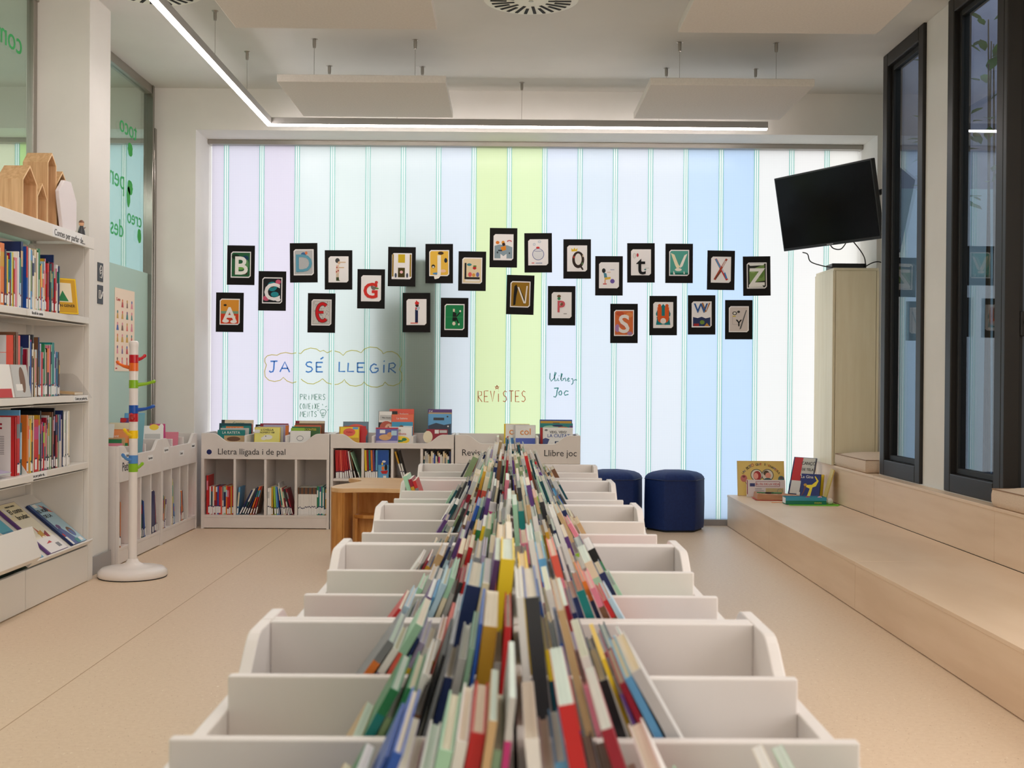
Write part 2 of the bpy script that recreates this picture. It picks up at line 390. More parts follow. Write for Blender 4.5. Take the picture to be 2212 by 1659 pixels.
MB().box(XW + 0.075, XW + 0.10, 5.69, 5.72, 0.507, CZ).box(XW + 0.15, XW + 0.154, 5.712, 5.716, 0.507, CZ).build('door_seal', M_BLACK, d1)
MB().box(2.495, 2.535, 5.655, 5.715, 1.33, 1.45).box(2.51, 2.62, 5.64, 5.662, 1.385, 1.41).build('door_handle', M_BLACK, d1, 0.006)
# the planted light well behind the windows
S('wall_patio', M_CONC, 'damp concrete wall of the planted light well', (3.55, 3.7, 5.76, 7.54, -0.2, 4.0), (2.525, 3.55, 7.522, 7.529, 2.35, 4.4))
S('wall_patio_low', mat('pale_blue_glass_stand_in', (176, 206, 222), .5), 'pale blue panel standing in for channel glass at the light well end', (2.525, 3.55, 7.522, 7.539, 0.5035, 2.35))  # pale blue colour stands in for bright channel glass beyond the window
S('ground', mat('dark_soil', (52, 46, 40), 0.95), 'dark soil of the planted light well', (2.62, 3.55, 5.76, 7.54, 0.30, 0.42))
def leafy(name, label, loc, h, n, spread, seed, size=0.13):
    q = random.Random(seed)
    t = thing(name, label, 'plant', loc, 0, 'shrubs in the light well')
    st, lf = MB(), MB()
    for k in range(4):
        x, y = q.uniform(-.05, .05), q.uniform(-.05, .05)
        ex, ey = q.uniform(-spread, spread), q.uniform(-spread, spread)
        st.tube([(x, y, 0), (x + ex * .4, y + ey * .4, h * .5), (x + ex, y + ey, h * q.uniform(.85, 1))], [0.012, 0.009, 0.004], 6)
    for k in range(n):
        z = h * (0.60 + 0.4 * q.random()); a = q.uniform(0, 6.28); r = spread * q.uniform(.2, 1)
        c = Vector((r * math.cos(a), r * math.sin(a), z)); s_ = size * q.uniform(.6, 1.15)
        d = Vector((math.cos(a), math.sin(a), q.uniform(-.2, .9))).normalized(); w = d.cross(Vector((0, 0, 1))).normalized(); u = w.cross(d)
        P = lambda f, g, e=0: c + d * s_ * f + w * s_ * g + u * s_ * e
        vs = [P(0, 0), P(.3, .2, .03), P(.65, .2, .02), P(1, 0, -.08), P(.65, -.2, .02), P(.3, -.2, .03), P(.3, 0, -.02), P(.65, 0, -.03)]
        lf.add(vs, [(0, 6, 1), (1, 6, 7, 2), (2, 7, 3), (0, 5, 6), (5, 4, 7, 6), (4, 3, 7)])
    st.build('stem', mat('brown_twig', (86, 70, 50), 0.8), t, smooth=60); lf.build('foliage', M_LEAF, t, smooth=60)
leafy('shrub', 'broad leaved shrub behind the window nearest the television', (2.63, 7.22, 0.42), 2.70, 46, 0.05, 3, 0.12)
leafy('shrub', 'tall broad leaved shrub behind the window over the bench', (2.72, 6.62, 0.42), 2.75, 34, 0.07, 5, 0.14)

# ================================================================== ceiling fittings
def acoustic(x0, x1, y0, y1, label, cables=True):
    t = thing('acoustic_panel', label, 'acoustic panel', ((x0 + x1) / 2, (y0 + y1) / 2, 2.895), 0, 'acoustic panels under the ceiling')
    a, b = (x1 - x0) / 2, (y1 - y0) / 2
    box('felt_slab', M_PANEL, t, -a, a, -b, b, 0, 0.045, 0.004)
    for sx in (-1, 1):
        for sy in (-1, 1):
            px, py = sx * (a - 0.20), sy * (b - 0.16)
            c = MB().tube([(px, py, 0.045), (px, py, CZ - 2.895 - 0.0)], 0.0014, 6).build('hanging_wire', M_ALU, t)
            MB().lathe([(0.0, 0.25), (0.009, 0.25), (0.011, 0.27), (0.011, 0.302), (0.022, 0.3045)], 12, (px, py, 0)).build('ceiling_fixing', M_ALU, c, smooth=40)
            MB().lathe([(0.008, 0.045), (0.006, 0.058), (0.0, 0.062)], 10, (px, py, 0)).build('panel_fixing', M_ALU, c, smooth=40)
acoustic(-1.40, -0.375, 7.10, 8.04, 'white hanging acoustic panel over the letter E end of the display, farthest row')
acoustic(0.865, 1.865, 7.10, 8.02, 'white hanging acoustic panel nearest the television')
acoustic(-1.40, -0.365, 5.08, 6.02, 'white hanging acoustic panel beside the slanted light rail, nearer row')
acoustic(0.875, 1.90, 5.08, 6.03, 'white hanging acoustic panel nearer row, in front of the one by the television')
def vent(x, y, label):
    t = thing('ceiling_vent', label, 'vent', (x, y, CZ), 0, 'swirl vents in the ceiling')
    MB().lathe([(0.0, -0.012), (0.05, -0.012), (0.235, -0.010), (0.262, -0.004), (0.262, 0.0)], 64).build('face_plate', mat('vent_white', (228, 229, 216), 0.5), t, smooth=30)
    s = MB()
    for k in range(26):
        a = 2 * math.pi * k / 26; rr = ((0.085, 0.155), (0.135, 0.225))[k % 2] if k % 2 else (0.095, 0.222)
        ca, sa = math.cos(a), math.sin(a); w = 0.0085
        s.prism([(r_ * ca - q_ * sa, r_ * sa + q_ * ca) for r_, q_ in ((rr[0], -w), (rr[1], -w), (rr[1], w), (rr[0], w))], 'z', -0.0135, -0.0105)
    s.build('slots', M_SLOT, t)
    MB().lathe([(0.0, -0.016), (0.012, -0.015), (0.014, -0.011)], 14).build('screw_cap', M_ALU, t, smooth=40)
vent(0.125, 6.46, 'round white ceiling vent with black slots midway between the hanging panels')
vent(-1.92, 6.36, 'round white ceiling vent crossed by the slanted light rail')
tv2 = vent(-3.95, 6.6, 'round vent seen through the partition glass in the next room')
# light rail: one run along the room, one across it
rl = thing('light_rail', 'L shaped slim suspended light rail glowing white under the ceiling', 'lamp', (-1.68, 8.27, 2.885))
MB().box(-0.018, 0.018, -5.6, 0.018, 0.004, 0.05).box(0.018, 3.52, -0.018, 0.018, 0.004, 0.05).build('housing', mat('pale_grey_rail', (160, 158, 154), .5), rl, 0.002)
MB().box(-0.015, 0.015, -5.6, 0.015, -0.006, 0.004).box(0.015, 3.515, -0.015, 0.015, -0.006, 0.004).build('diffuser', M_RAIL, rl)
for x, y in ((0, -0.72), (0, -1.55), (0, -2.9), (0.9, 0), (1.78, 0), (2.75, 0)):
    w = MB().tube([(x, y, 0.05), (x, y, CZ - 2.885)], 0.0012, 6).build('hanging_wire', M_ALU, rl)
    MB().lathe([(0.0, 0.26), (0.008, 0.26), (0.010, 0.275), (0.010, 0.306), (0.02, 0.3145)], 12, (x, y, 0)).build('ceiling_fixing', M_ALU, w, smooth=40)
# ================================================================== books
PAL = {'navy': (28, 44, 92), 'royal blue': (36, 84, 170), 'sky blue': (98, 166, 214), 'pale blue': (176, 206, 222), 'teal': (24, 128, 126), 'dark teal': (18, 74, 84),
       'green': (46, 128, 78), 'mint': (164, 208, 178), 'sage': (140, 160, 118), 'lime': (150, 190, 60), 'yellow': (240, 206, 44), 'mustard': (206, 158, 46), 'orange': (226, 122, 46),
       'coral': (228, 96, 80), 'red': (196, 36, 40), 'crimson': (150, 24, 48), 'pink': (222, 130, 150), 'magenta': (190, 50, 120), 'purple': (98, 62, 128), 'lilac': (182, 172, 204),
       'brown': (116, 78, 54), 'tan': (200, 168, 124), 'cream': (230, 218, 188), 'white': (236, 234, 230), 'pale grey': (196, 196, 194), 'grey': (128, 130, 134), 'charcoal': (58, 60, 64), 'black': (24, 24, 28)}
def bm_(c): return mat('book_cover_' + c.replace(' ', '_'), PAL[c], 0.36, 0, 0.45)
KEYS = list(PAL)
ORD = ['first', 'second', 'third', 'fourth', 'fifth', 'sixth', 'seventh', 'eighth', 'ninth', 'tenth', 'eleventh', 'twelfth', 'thirteenth', 'fourteenth', 'fifteenth', 'sixteenth',
       'seventeenth', 'eighteenth', 'nineteenth', 'twentieth', 'twenty-first', 'twenty-second', 'twenty-third', 'twenty-fourth', 'twenty-fifth', 'twenty-sixth', 'twenty-seventh',
       'twenty-eighth', 'twenty-ninth', 'thirtieth', 'thirty-first', 'thirty-second', 'thirty-third', 'thirty-fourth', 'thirty-fifth', 'thirty-sixth', 'thirty-seventh', 'thirty-eighth', 'thirty-ninth', 'fortieth'] + ['forty-' + w for w in ('first', 'second', 'third', 'fourth', 'fifth', 'sixth', 'seventh', 'eighth', 'ninth')]
def a_(c): return c
def cover_shape(mb, t, h, w, hard, bands, dx=0, M=None):
    """boards, spine and its coloured bands; spine towards -y, foot at z = 0"""
    b = 0.0022 if hard else 0.0007; o = 0.003 if hard else 0.0
    q = MB()
    q.box(-t / 2, -t / 2 + b, 0.001, w, 0, h, 0).box(t / 2 - b, t / 2, 0.001, w, 0, h, 0)
    zs = [0] + [h * z for z, _m in bands] + [h]; ms = [0] + [m for _z, m in bands]
    for i in range(len(zs) - 1):
        q.box(-t / 2, t / 2, 0, 0.001 + b, zs[i], zs[i + 1], ms[i])
    return q, b, o
def book(label, col, t, h, w, loc, eul=(0, 0, 0), group=None, hard=True, col2=None, sticker=None, name='book', page=None, spine=None):
    if spine is None:
        k = rnd.random()
        c2 = col2 or rnd.choice(KEYS)
        bands = [] if k < 0.45 else [(0.62, 1), (0.86, 0)] if k < 0.75 else [(0.30, 1), (0.82, 0)] if k < 0.88 else [(0.5, 1)]
    else: bands, c2 = spine, col2 or 'white'
    q, b, o = cover_shape(MB(), t, h, w, hard, bands)
    ob = q.build(name, [bm_(col), bm_(c2)])
    pz = MB().box(-t / 2 + b, t / 2 - b, 0.001 + b, w - o, o, h - o).build('page_block', page or rnd.choice((M_PAGE, M_PAGE, M_PAGEW, M_PAGEM)), ob)
    if sticker:
        sh = rnd.uniform(.042, .060); s0 = rnd.uniform(.004, .012); tw = min(t / 2 - .0005, .011)
        s = MB().box(-tw, tw, -0.0006, 0, s0, sh, 0)
        s.box(-tw * .8, tw * .8, -0.0008, 0, sh, sh + .008, 1).build('spine_label', [M_STICK, bm_(sticker)], ob)
    ob.location = loc; ob.rotation_euler = eul
    return tag(ob, label, 'book', group)
def cover_art(ob, t, shapes):
    """flat printed shapes on the front board (local +x): (colour, outline in y-z)"""
    mb, ms = MB(), []
    for i, (c, poly) in enumerate(shapes):
        m = bm_(c) if isinstance(c, str) else mat('print_%d_%d_%d' % c, c, 0.45)
        if m not in ms: ms.append(m)
        mb.prism(poly, 'x', t / 2, t / 2 + 0.0004 + 0.00015 * i, ms.index(m))
    mb.build('cover_picture', ms, ob)
def ell(cy, cz, ry, rz, n=18): return [(cy + ry * math.cos(2 * math.pi * k / n), cz + rz * math.sin(2 * math.pi * k / n)) for k in range(n)]
def rect(y0, y1, z0, z1): return [(y0, z0), (y1, z0), (y1, z1), (y0, z1)]
def cover_text(ob, t, body, size, y, z, m=None, sx=1.0, align='CENTER'):
    text(body, size, m or M_INK, (t / 2 + 0.0022, y, z), FACE_X, ob, 'cover_title', align, sx)

# ================================================================== low book cabinets with bins on top
CH, SCOOP, DIV = 0.695, 0.632, 0.68
def scoop_top(L):
    """top edge of the front board: high at both ends, dipping in between"""
    p = [(0, CH), (0.085, CH)]
    for i in range(1, 9):
        u = i / 8; s = u * u * (3 - 2 * u); p.append((0.085 + 0.115 * u, CH - (CH - SCOOP) * s))
    return p + [(L - x, z) for x, z in p[::-1]]
def cabinet(name, label, L, D, loc, rotz, fascia_z=0.495, mid=None, ncomp=4, group='low white book cabinets with bins'):
    t = thing(name, label, 'book cabinet', loc, rotz, group)
    e = 0.02
    MB().prism([(0.0, fascia_z)] + scoop_top(L) + [(L, fascia_z)], 'y', 0, e).build('front_board', M_LAM, t, 0.0025)
    box('end_panel', M_LAM, t, 0, e, e, D, 0, CH, 0.0025); box('end_panel', M_LAM, t, L - e, L, e, D, 0, CH, 0.0025)
    box('front_stile', M_LAM, t, 0, e, 0, e - .0002, 0, fascia_z - .0002, .0015); box('front_stile', M_LAM, t, L - e, L, 0, e - .0002, 0, fascia_z - .0002, .0015)
    box('back_panel', M_LAM, t, e, L - e, D - 0.010, D, 0.02, CH - 0.004, 0.002)
    for k in (1, 2):
        x = e + (L - 2 * e) * k / 3
        box('bin_divider', M_LAM, t, x - 0.009, x + 0.009, e, D - 0.016, fascia_z + 0.005, DIV, 0.0025)
    box('bin_floor', M_LAM, t, e, L - e, e, D - 0.016, fascia_z - 0.0, fascia_z + 0.018)
    for k in range(1, ncomp):
        x = e + (L - 2 * e) * k / ncomp
        box('compartment_divider', M_LAM, t, x - 0.009, x + 0.009, 0.004, D - 0.016, 0.10, fascia_z, 0.002)
    if mid: box('middle_shelf', M_LAM, t, e, L - e, 0.006, D - 0.016, mid - 0.018, mid, 0.002)
    box('bottom_shelf', M_LAM, t, e, L - e, 0.004, D - 0.016, 0.082, 0.10, 0.002)
    box('plinth', M_LAM, t, e, L - e, 0.006, 0.024, 0.006, 0.082, 0.002)
    return t
UL, UD, RX0 = 0.911, 0.42, 0.014
UY = [1.055 + UL * k for k in range(5)]
UN = ['nearest', 'second', 'third', 'fourth', 'farthest']
for k, y in enumerate(UY):
    for s, side in ((-1, 'left'), (1, 'right')):
        loc, rz = ((RX0 - 0.002 - UD, y + UL - 0.003, 0), R(-90)) if s < 0 else ((RX0 + 0.002 + UD, y, 0), R(90))
        cabinet('bin_cabinet', f'{UN[k]} white bin cabinet on the {side} of the long central row', UL - 0.003, UD, loc, rz)

def quad(t, h, a):
    """section of a standing book that leans by a (its top towards +x), lowest corner at z = 0; returned about the middle of its foot"""
    c, s_ = math.cos(a), math.sin(a); up = t / 2 * abs(s_)
    return [(x * c + z * s_, -x * s_ + z * c + up) for x, z in ((-t / 2, 0), (t / 2, 0), (t / 2, h), (-t / 2, h))]
def side_at(poly, z, right):
    xs = []
    for i in range(4):
        (x0, z0), (x1, z1) = poly[i], poly[(i + 1) % 4]
        if abs(z1 - z0) < 1e-9:
            if abs(z - z0) < 1e-6: xs += [x0, x1]
        elif min(z0, z1) - 1e-9 <= z <= max(z0, z1) + 1e-9: xs.append(x0 + (x1 - x0) * (z - z0) / (z1 - z0))
    return (max(xs) if right else min(xs)) if xs else None
def clear_x(prev, poly, gap=.0008):
    """least x at which poly stands clear of prev"""
    best = -9
    for z in sorted({round(min(max(p[1], 0), 9), 5) for p in prev + poly} | {.001}):
        a, b = side_at(prev, z, True), side_at(poly, z, False)
        if a is not None and b is not None: best = max(best, a - b)
    return best + gap
def leaning(row, x0, y, z, label, grp, limit, face='y', spine=None, col2=None, w=.17, sticker='navy'):
    """a run of books that lean on each other: (colour, thickness, height, degrees); each one just clear of the one before"""
    prev = [(-9, 0), (0, 0), (0, .4), (-9, .4)]
    for i, r_ in enumerate(row):
        c, t, h = r_[:3]; a = R(r_[3]) if len(r_) > 3 else 0
        poly = quad(t, h, a); d = clear_x(prev, poly); prev = [(px + d, pz) for px, pz in poly]
        if x0 + max(p_[0] for p_ in prev) > limit: break
        lab = label.replace('#', c).replace('@', ORD[i]); zz = z + t / 2 * abs(math.sin(a))
        loc, eul = ((x0 + d, y + rnd.uniform(0, .006), zz), (0, a, 0)) if face == 'y' else ((y - rnd.uniform(0, .006), x0 + d, zz), (0, a, R(90)))
        book(lab, c, t, h, min(w, h * .9), loc, eul, grp, False, col2, sticker, 'picture_book', spine=spine)
# ---- books standing in the bins of the long row, spines to the camera, leaning to the middle
BASE = ['white', 'white', 'white', 'cream', 'cream', 'pale grey', 'pale grey', 'mint', 'mint', 'pale grey', 'sage', 'sage', 'charcoal', 'charcoal', 'black', 'grey', 'grey', 'navy', 'navy', 'tan', 'tan', 'pale blue', 'pale blue', 'lilac',
        'brown', 'brown', 'dark teal', 'dark teal', 'white', 'pale grey', 'red', 'royal blue', 'mustard', 'purple', 'green', 'pink', 'sky blue', 'crimson', 'cream', 'mint']
HAND = {  # colours read off the photograph, from the middle outwards
    (-1, 0, 0): ['pale grey', 'mint', 'tan', 'red', 'white', 'mint', 'white', 'pink', 'lilac', 'royal blue', 'royal blue', 'black', 'green', 'tan', 'sage'],
    (-1, 0, 1): ['red', 'pale grey', 'mustard', 'royal blue', 'mint', 'pale grey', 'white', 'grey', 'black', 'brown', 'white', 'green', 'sage', 'green', 'tan'],
    (-1, 0, 2): ['yellow', 'magenta', 'purple', 'mint', 'sky blue', 'white', 'coral', 'white', 'pale grey', 'lilac', 'navy', 'mint', 'white', 'grey'],
    (1, 0, 0): ['white', 'white', 'sky blue', 'red', 'navy', 'brown', 'crimson', 'pale grey', 'royal blue', 'white', 'mint', 'cream'],
    (1, 0, 1): ['white', 'royal blue', 'yellow', 'charcoal', 'royal blue', 'tan', 'pink', 'white', 'black', 'yellow', 'purple', 'crimson', 'sky blue', 'pale grey', 'royal blue'],
    (1, 0, 2): ['navy', 'yellow', 'mint', 'royal blue', 'red', 'cream', 'white', 'coral', 'crimson', 'navy', 'dark teal', 'pink', 'dark teal', 'pink'],
    (1, 1, 0): ['cream', 'charcoal', 'black', 'dark teal', 'white', 'sky blue', 'navy', 'coral', 'white', 'navy', 'teal', 'orange', 'pink'],
    (1, 1, 1): ['black', 'pink', 'navy', 'teal', 'white', 'red', 'yellow', 'grey', 'white', 'purple', 'lime', 'tan', 'grey'],
    (1, 1, 2): ['mint', 'teal', 'cream', 'black', 'white', 'mint', 'mustard', 'mustard', 'royal blue', 'navy', 'white', 'purple', 'lime', 'navy', 'black', 'brown'],
    (-1, 1, 0): ['white', 'tan', 'pale grey', 'sage', 'lilac', 'grey', 'red', 'red', 'pale grey', 'mint', 'pale blue'],
    (-1, 1, 1): ['cream', 'tan', 'charcoal', 'mint', 'sage', 'sage', 'tan', 'white', 'red', 'cream', 'red', 'grey', 'pale blue'],
    (-1, 1, 2): ['white', 'mint', 'sage', 'cream', 'green', 'sage', 'lilac', 'pale grey', 'mustard', 'brown', 'crimson', 'purple', 'pale blue'],
}
BINW = (UL - 0.003 - 0.04) / 3
FLOORZ = 0.495 + 0.0185
far = MB(); far_m = []
def fm(m):
    if m not in far_m: far_m.append(m)
    return far_m.index(m)
for k in range(5):
    for b in range(3):
        for s, side in ((-1, 'left'), (1, 'right')):
            ya = UY[k] + 0.02 + BINW * b + 0.011
            q = random.Random(1000 + k * 31 + b * 7 + s)
            hand = HAND.get((s, k, b), [])
            limit = q.uniform(0.25, 0.31); i = 0
            if (s, k, b) == (-1, 0, 0): limit = 0.31
            if (s, k, b) == (1, 0, 0): limit = 0.27
            if (s, k, b) == (-1, 3, 2): limit = .23
            hbin = q.uniform(0.265, 0.31); th0 = q.uniform(3.0, 5.0); spread = q.uniform(27, 34)
            prev = [(-.1, 0), (.0125, 0), (.0125, .178), (-.1, .178)]; d = .02
            while i < 30:
                col = hand[i] if i < len(hand) else q.choice(BASE)
                tk = max(0.004, q.gauss(0.0080, 0.0030)); hard = q.random() < 0.72
                if q.random() < .08: tk += 0.010
                h = min(0.33, max(0.17, hbin * q.uniform(0.78, 1.12) * (1.04 - 0.30 * min(1, d / .3) ** 1.3))); w = min(0.235, h * q.uniform(.70, .90))
                th = R(th0 + spread * min(1, d / 0.30) ** 1.2)
                poly = quad(tk, h, -th)
                d = clear_x(prev, poly, .0009)
                prev = [(px + d, pz) for px, pz in poly]
                if max(p_[0] for p_ in prev[:2]) > limit + .03: break
                x = RX0 + s * d; z = FLOORZ + tk / 2 * math.sin(th)
                y = min(ya + q.uniform(0.001, 0.018), ya + 0.262 - w)
                eul = (0, -s * th, 0)
                if k < 3:
                    lab = f'{col} {"hardback" if hard else "paperback"} {ORD[i]} from middle gap, {ORD[b]} bin, {UN[k]} {side} bin cabinet'
                    book(lab, col, tk, h, w, (x, y, z), eul, 'books leaning in the long row of bins', hard)
                else:
                    mx = Matrix.Translation((x, y, z)) @ Matrix.Rotation(eul[1], 4, 'Y')
                    t2, bb = tk / 2, 0.0016
                    for bx, m in (((-t2, -t2 + bb, 0, w, 0, h), bm_(col)), ((t2 - bb, t2, 0, w, 0, h), bm_(col)), ((-t2, t2, -.001, .002, 0, h), bm_(col)), ((-t2 + bb, t2 - bb, .002, w - .003, .003, h - .003), M_PAGE)):
                        one = MB().box(*bx); far.add([mx @ Vector(p) for p in one.v], one.f, fm(m))
                i += 1
tag(far.build('packed_books', far_m), 'books packed in the bins of the two farthest pairs of bin cabinets', 'books', 'books leaning in the long row of bins', 'stuff')
# three thin books left lying against the outer board of the fourth cabinet on the left
leaning([('mint', .016, .225, -17), ('crimson', .013, .215, -18), ('red', .012, .21, -19)], RX0 - .002 - UD + .021, UY[3] + 0.02 + BINW * 2 + 0.03, FLOORZ + .0005, '# book leaning outwards, @ from the outer board of the fourth left bin cabinet', 'books leaning in the long row of bins', 0)
# two thin pamphlets in the nearest right bin
for j, c in enumerate(('cream', 'mint')):
    book(f'thin {c} pamphlet leaning alone in the nearest bin on the right', c, 0.012, 0.20, 0.16, (RX0 + 0.335 + 0.022 * j, UY[0] + 0.06, FLOORZ + 0.003), (0, R(-24), R(-4)), 'books leaning in the long row of bins', False)

# ================================================================== cabinets under the glass wall
WX = [(-2.207, 0.930, 'white cabinet lettered Lletra lligada i de pal'), (-1.270, 0.898, 'white cabinet with a middle shelf between two lettered cabinets'), (-0.364, 0.912, 'white cabinet lettered Revistes and Llibre joc')]
WY = 8.50
cA = cabinet('book_cabinet', WX[0][2], WX[0][1], 0.36, (WX[0][0], WY, 0), 0, 0.507)
cB = cabinet('book_cabinet', WX[1][2], WX[1][1], 0.36, (WX[1][0], WY, 0), 0, 0.592, 0.37)
cC = cabinet('book_cabinet', WX[2][2], WX[2][1], 0.36, (WX[2][0], WY, 0), 0, 0.487)
text('Lletra lligada i de pal', 0.062, M_INK, (0.118, -0.001, 0.541), FACE_Y, cA, 'cabinet_lettering', sx=0.97)
MB().prism([(0.058 + 0.0185 * math.cos(2 * math.pi * i / 24), 0.558 + 0.0185 * math.sin(2 * math.pi * i / 24)) for i in range(24)], 'y', -0.001, 0.0).build('blue_dot', mat('blue_dot', (20, 32, 96), 0.5), cA)
text('Revistes', 0.066, M_INK, (0.048, -0.001, 0.545), FACE_Y, cC, 'cabinet_lettering', sx=0.97)
text('Llibre joc', 0.066, M_INK, (0.645, -0.001, 0.545), FACE_Y, cC, 'cabinet_lettering', sx=0.97)
# two cabinets along the left wall
pA = cabinet('book_cabinet', 'white cabinet lettered Petits, beside the column and behind the coat rack', 0.862, 0.33, (-2.240, 6.79, 0), R(90), 0.483)
pB = cabinet('book_cabinet', 'white cabinet against the glass partition, nearer the channel glass wall', 0.862, 0.33, (-2.240, 7.655, 0), R(90), 0.483)
text('Petits', 0.075, M_INK, (0.06, -0.001, 0.545), FACE_Y, pA, 'cabinet_lettering', sx=0.97)
def paper_label(par, x, z, words, w=0.105):
    o = box('paper_label', M_STICK, par, x, x + w, -0.0012, 0, z, z + 0.036)
    text(words, 0.022, M_INK, (x + 0.01, -0.0016, z + 0.011), FACE_Y, o, 'label_lettering')
paper_label(pA, 0.045, 0.615, 'Família i hàbits', 0.16); paper_label(pA, 0.55, 0.570, 'Aprenem')
paper_label(pB, 0.03, 0.600, 'Aprenem'); paper_label(pB, 0.40, 0.555, 'Contes'); paper_label(pB, 0.70, 0.590, 'Animals')

def upright(row, x0, y, z, label, cat_group, face='y', q=None, w=0.17, x_is='x', jitter=0.006, lean=0, sticker=None, name='picture_book', hard_p=.6):
    """a run of standing books; row: (colour, thickness, height[, lean degrees]); face y: spines to -y along x; face x: spines to +x along y"""
    p = x0
    for i, r_ in enumerate(row):
        c, t, h = r_[:3]; ln = R(r_[3]) if len(r_) > 3 else R(lean)
        ww = min(w, h * .85)
        lab = label.replace('#', c).replace('@', ORD[i])
        st = sticker[i % len(sticker)] if sticker and rnd.random() < .82 else None
        if face == 'x' and z > .5 and p < 5.482 and p + t > 5.448: p = 5.483
        j = rnd.uniform(0, jitter)
        off = (t / 2) * abs(math.sin(ln))
        if face == 'y':
            book(lab, c, t, h, ww, (p + t / 2 * math.cos(ln), y + j, z + off + 0.0005), (0, ln, 0), cat_group, rnd.random() < hard_p, None, st, name)
        else:
            # spine to +x: local x runs along +y
            book(lab, c, t, h, ww, (y - j, p + t / 2 * math.cos(ln), z + off + 0.0005), (0, ln, R(90)), cat_group, rnd.random() < hard_p, None, st, name)
        p += t / max(.5, math.cos(ln)) + 0.0006
    return p
# compartments of the lettered cabinet
g1 = 'picture books in the lower compartments under the glass wall'
cw = (0.930 - 0.04) / 4
CX = [WX[0][0] + 0.02 + cw * k for k in range(4)]
rw = [('red', .012, .285)] + [('red', .0105, .205), ('white', .0105, .205), ('red', .0105, .205), ('white', .0105, .205), ('crimson', .0105, .205), ('white', .011, .20), ('royal blue', .011, .205), ('red', .013, .205), ('coral', .010, .20),
      ('white', .010, .205), ('mint', .016, .20), ('orange', .009, .21), ('red', .012, .205), ('red', .012, .205), ('mustard', .009, .21), ('red', .012, .205)]
upright(rw, CX[0] + 0.011, WY + 0.03, 0.10, '# book @ from the left in the first lower compartment of the Lletra cabinet', g1, sticker=['navy'])
rw = [('sky blue', .010, .20, 4), ('navy', .010, .20, 27), ('dark teal', .010, .205, 25), ('charcoal', .009, .21, 23), ('navy', .010, .215, 21), ('orange', .009, .215, 18.5), ('red', .009, .215, 16), ('brown', .008, .215, 13.5), ('purple', .008, .215, 11), ('sky blue', .010, .215, 8.5), ('dark teal', .010, .215, 6),
      ('black', .016, .21, 3.5), ('black', .010, .215, 1.5), ('white', .010, .175, 0)]
p = upright(rw[:1], CX[1] + 0.011, WY + 0.03, 0.10, '# book @ from the left in the second lower compartment of the Lletra cabinet', g1, sticker=['navy'])
leaning(rw[1:], CX[1] + 0.027, WY + .03, .1005, '# book slanting, @ in the second lower compartment of the Lletra cabinet', g1, CX[2] - .011)
rw = [('white', .014, .195), ('white', .012, .195), ('mustard', .012, .205), ('lime', .014, .205, -3), ('sky blue', .010, .205, -4), ('royal blue', .006, .205, -5), ('crimson', .006, .21, -8), ('pale grey', .008, .235, -9), ('cream', .012, .20, -9.5), ('crimson', .007, .20, -10.5), ('white', .008, .195, -11.5), ('black', .007, .195, -13), ('crimson', .009, .195, -14.5), ('mint', .008, .195, -16.5), ('green', .008, .20, -19), ('cream', .007, .20, -21)]
leaning(rw, CX[2] + 0.011, WY + .03, .1005, '# book @ from the left in the third lower compartment of the Lletra cabinet', g1, CX[3] - .008)
rw = [(('brown', 'charcoal', 'brown')[i % 3], .0093, .20) for i in range(14)] + [('green', .010, .21), ('teal', .009, .208), ('purple', .010, .208), ('teal', .011, .21), ('mint', .009, .20), ('dark teal', .010, .208), ('mustard', .006, .19)]
for i, r_ in enumerate(rw):
    sp = [(0.0, 1), (0.76, 0)] if i < 14 else None
    x = CX[3] + 0.012 + sum(t_[1] + .0005 for t_ in rw[:i])
    book(f'{"white and " if i < 14 else ""}{r_[0]} book {ORD[i]} from the left in the last compartment of the Lletra cabinet', r_[0], r_[1], r_[2], 0.17, (x + r_[1] / 2, WY + 0.03 + rnd.uniform(0, .004), 0.1005), (0, 0, 0), g1, False, 'white', 'navy', 'picture_book', spine=sp)
# middle shelf of the second cabinet
g2 = 'picture books on the middle shelf under the glass wall'
cw = (0.898 - 0.04) / 4; BX = [WX[1][0] + 0.02 + cw * k for k in range(4)]
leaning([('red', .0105, .205, -2), ('red', .0105, .205, -2), ('red', .0105, .205, -3), ('coral', .0105, .205, -3), ('red', .0105, .205, -4), ('red', .0105, .205, -5), ('red', .0105, .205, -6), ('crimson', .0105, .205, -8), ('white', .008, .20, -9), ('brown', .008, .20, -13), ('mint', .006, .20, -20)], BX[0] + 0.010, WY + .03, .3705, '# book @ from the left on the red end of the middle shelf', g2, BX[1] - .011, spine=[(0.0, 1), (0.22, 0)], col2='white')
x = BX[1] + 0.0165
for i, (c, t) in enumerate([('yellow', .014), ('crimson', .012), ('teal', .012), ('orange', .013), ('purple', .013), ('sky blue', .014)]):
    book(f'{c} book of the rainbow set on the middle shelf', c, t, .207, 0.10 if i == 5 else 0.16, (x + t / 2, WY + 0.03, 0.3705), (0, R(-2 if i < 5 else 0), 0), g2, False, 'white', 'navy', 'picture_book', spine=[(0.0, 1), (0.25, 0)]); x += t + 0.0022
bx_ = book('sky blue picture book facing out at the end of the rainbow set', 'sky blue', .008, .208, .080, (x + 0.0, WY + 0.034, 0.3705), (0, 0, R(-90)), g2, True, name='picture_book', spine=[])
cover_art(bx_, .008, [('royal blue', rect(.001, .079, .10, .207)), ('white', ell(.045, .125, .013, .008)), ('red', [(.02, .055), (.032, .035), (.066, .035), (.075, .06)]), ('black', ell(.06, .082, .010, .022)), ('orange', ell(.038, .075, .010, .016)), ('yellow', ell(.033, .108, .006, .010)), ('white', rect(.04, .062, .004, .022))])
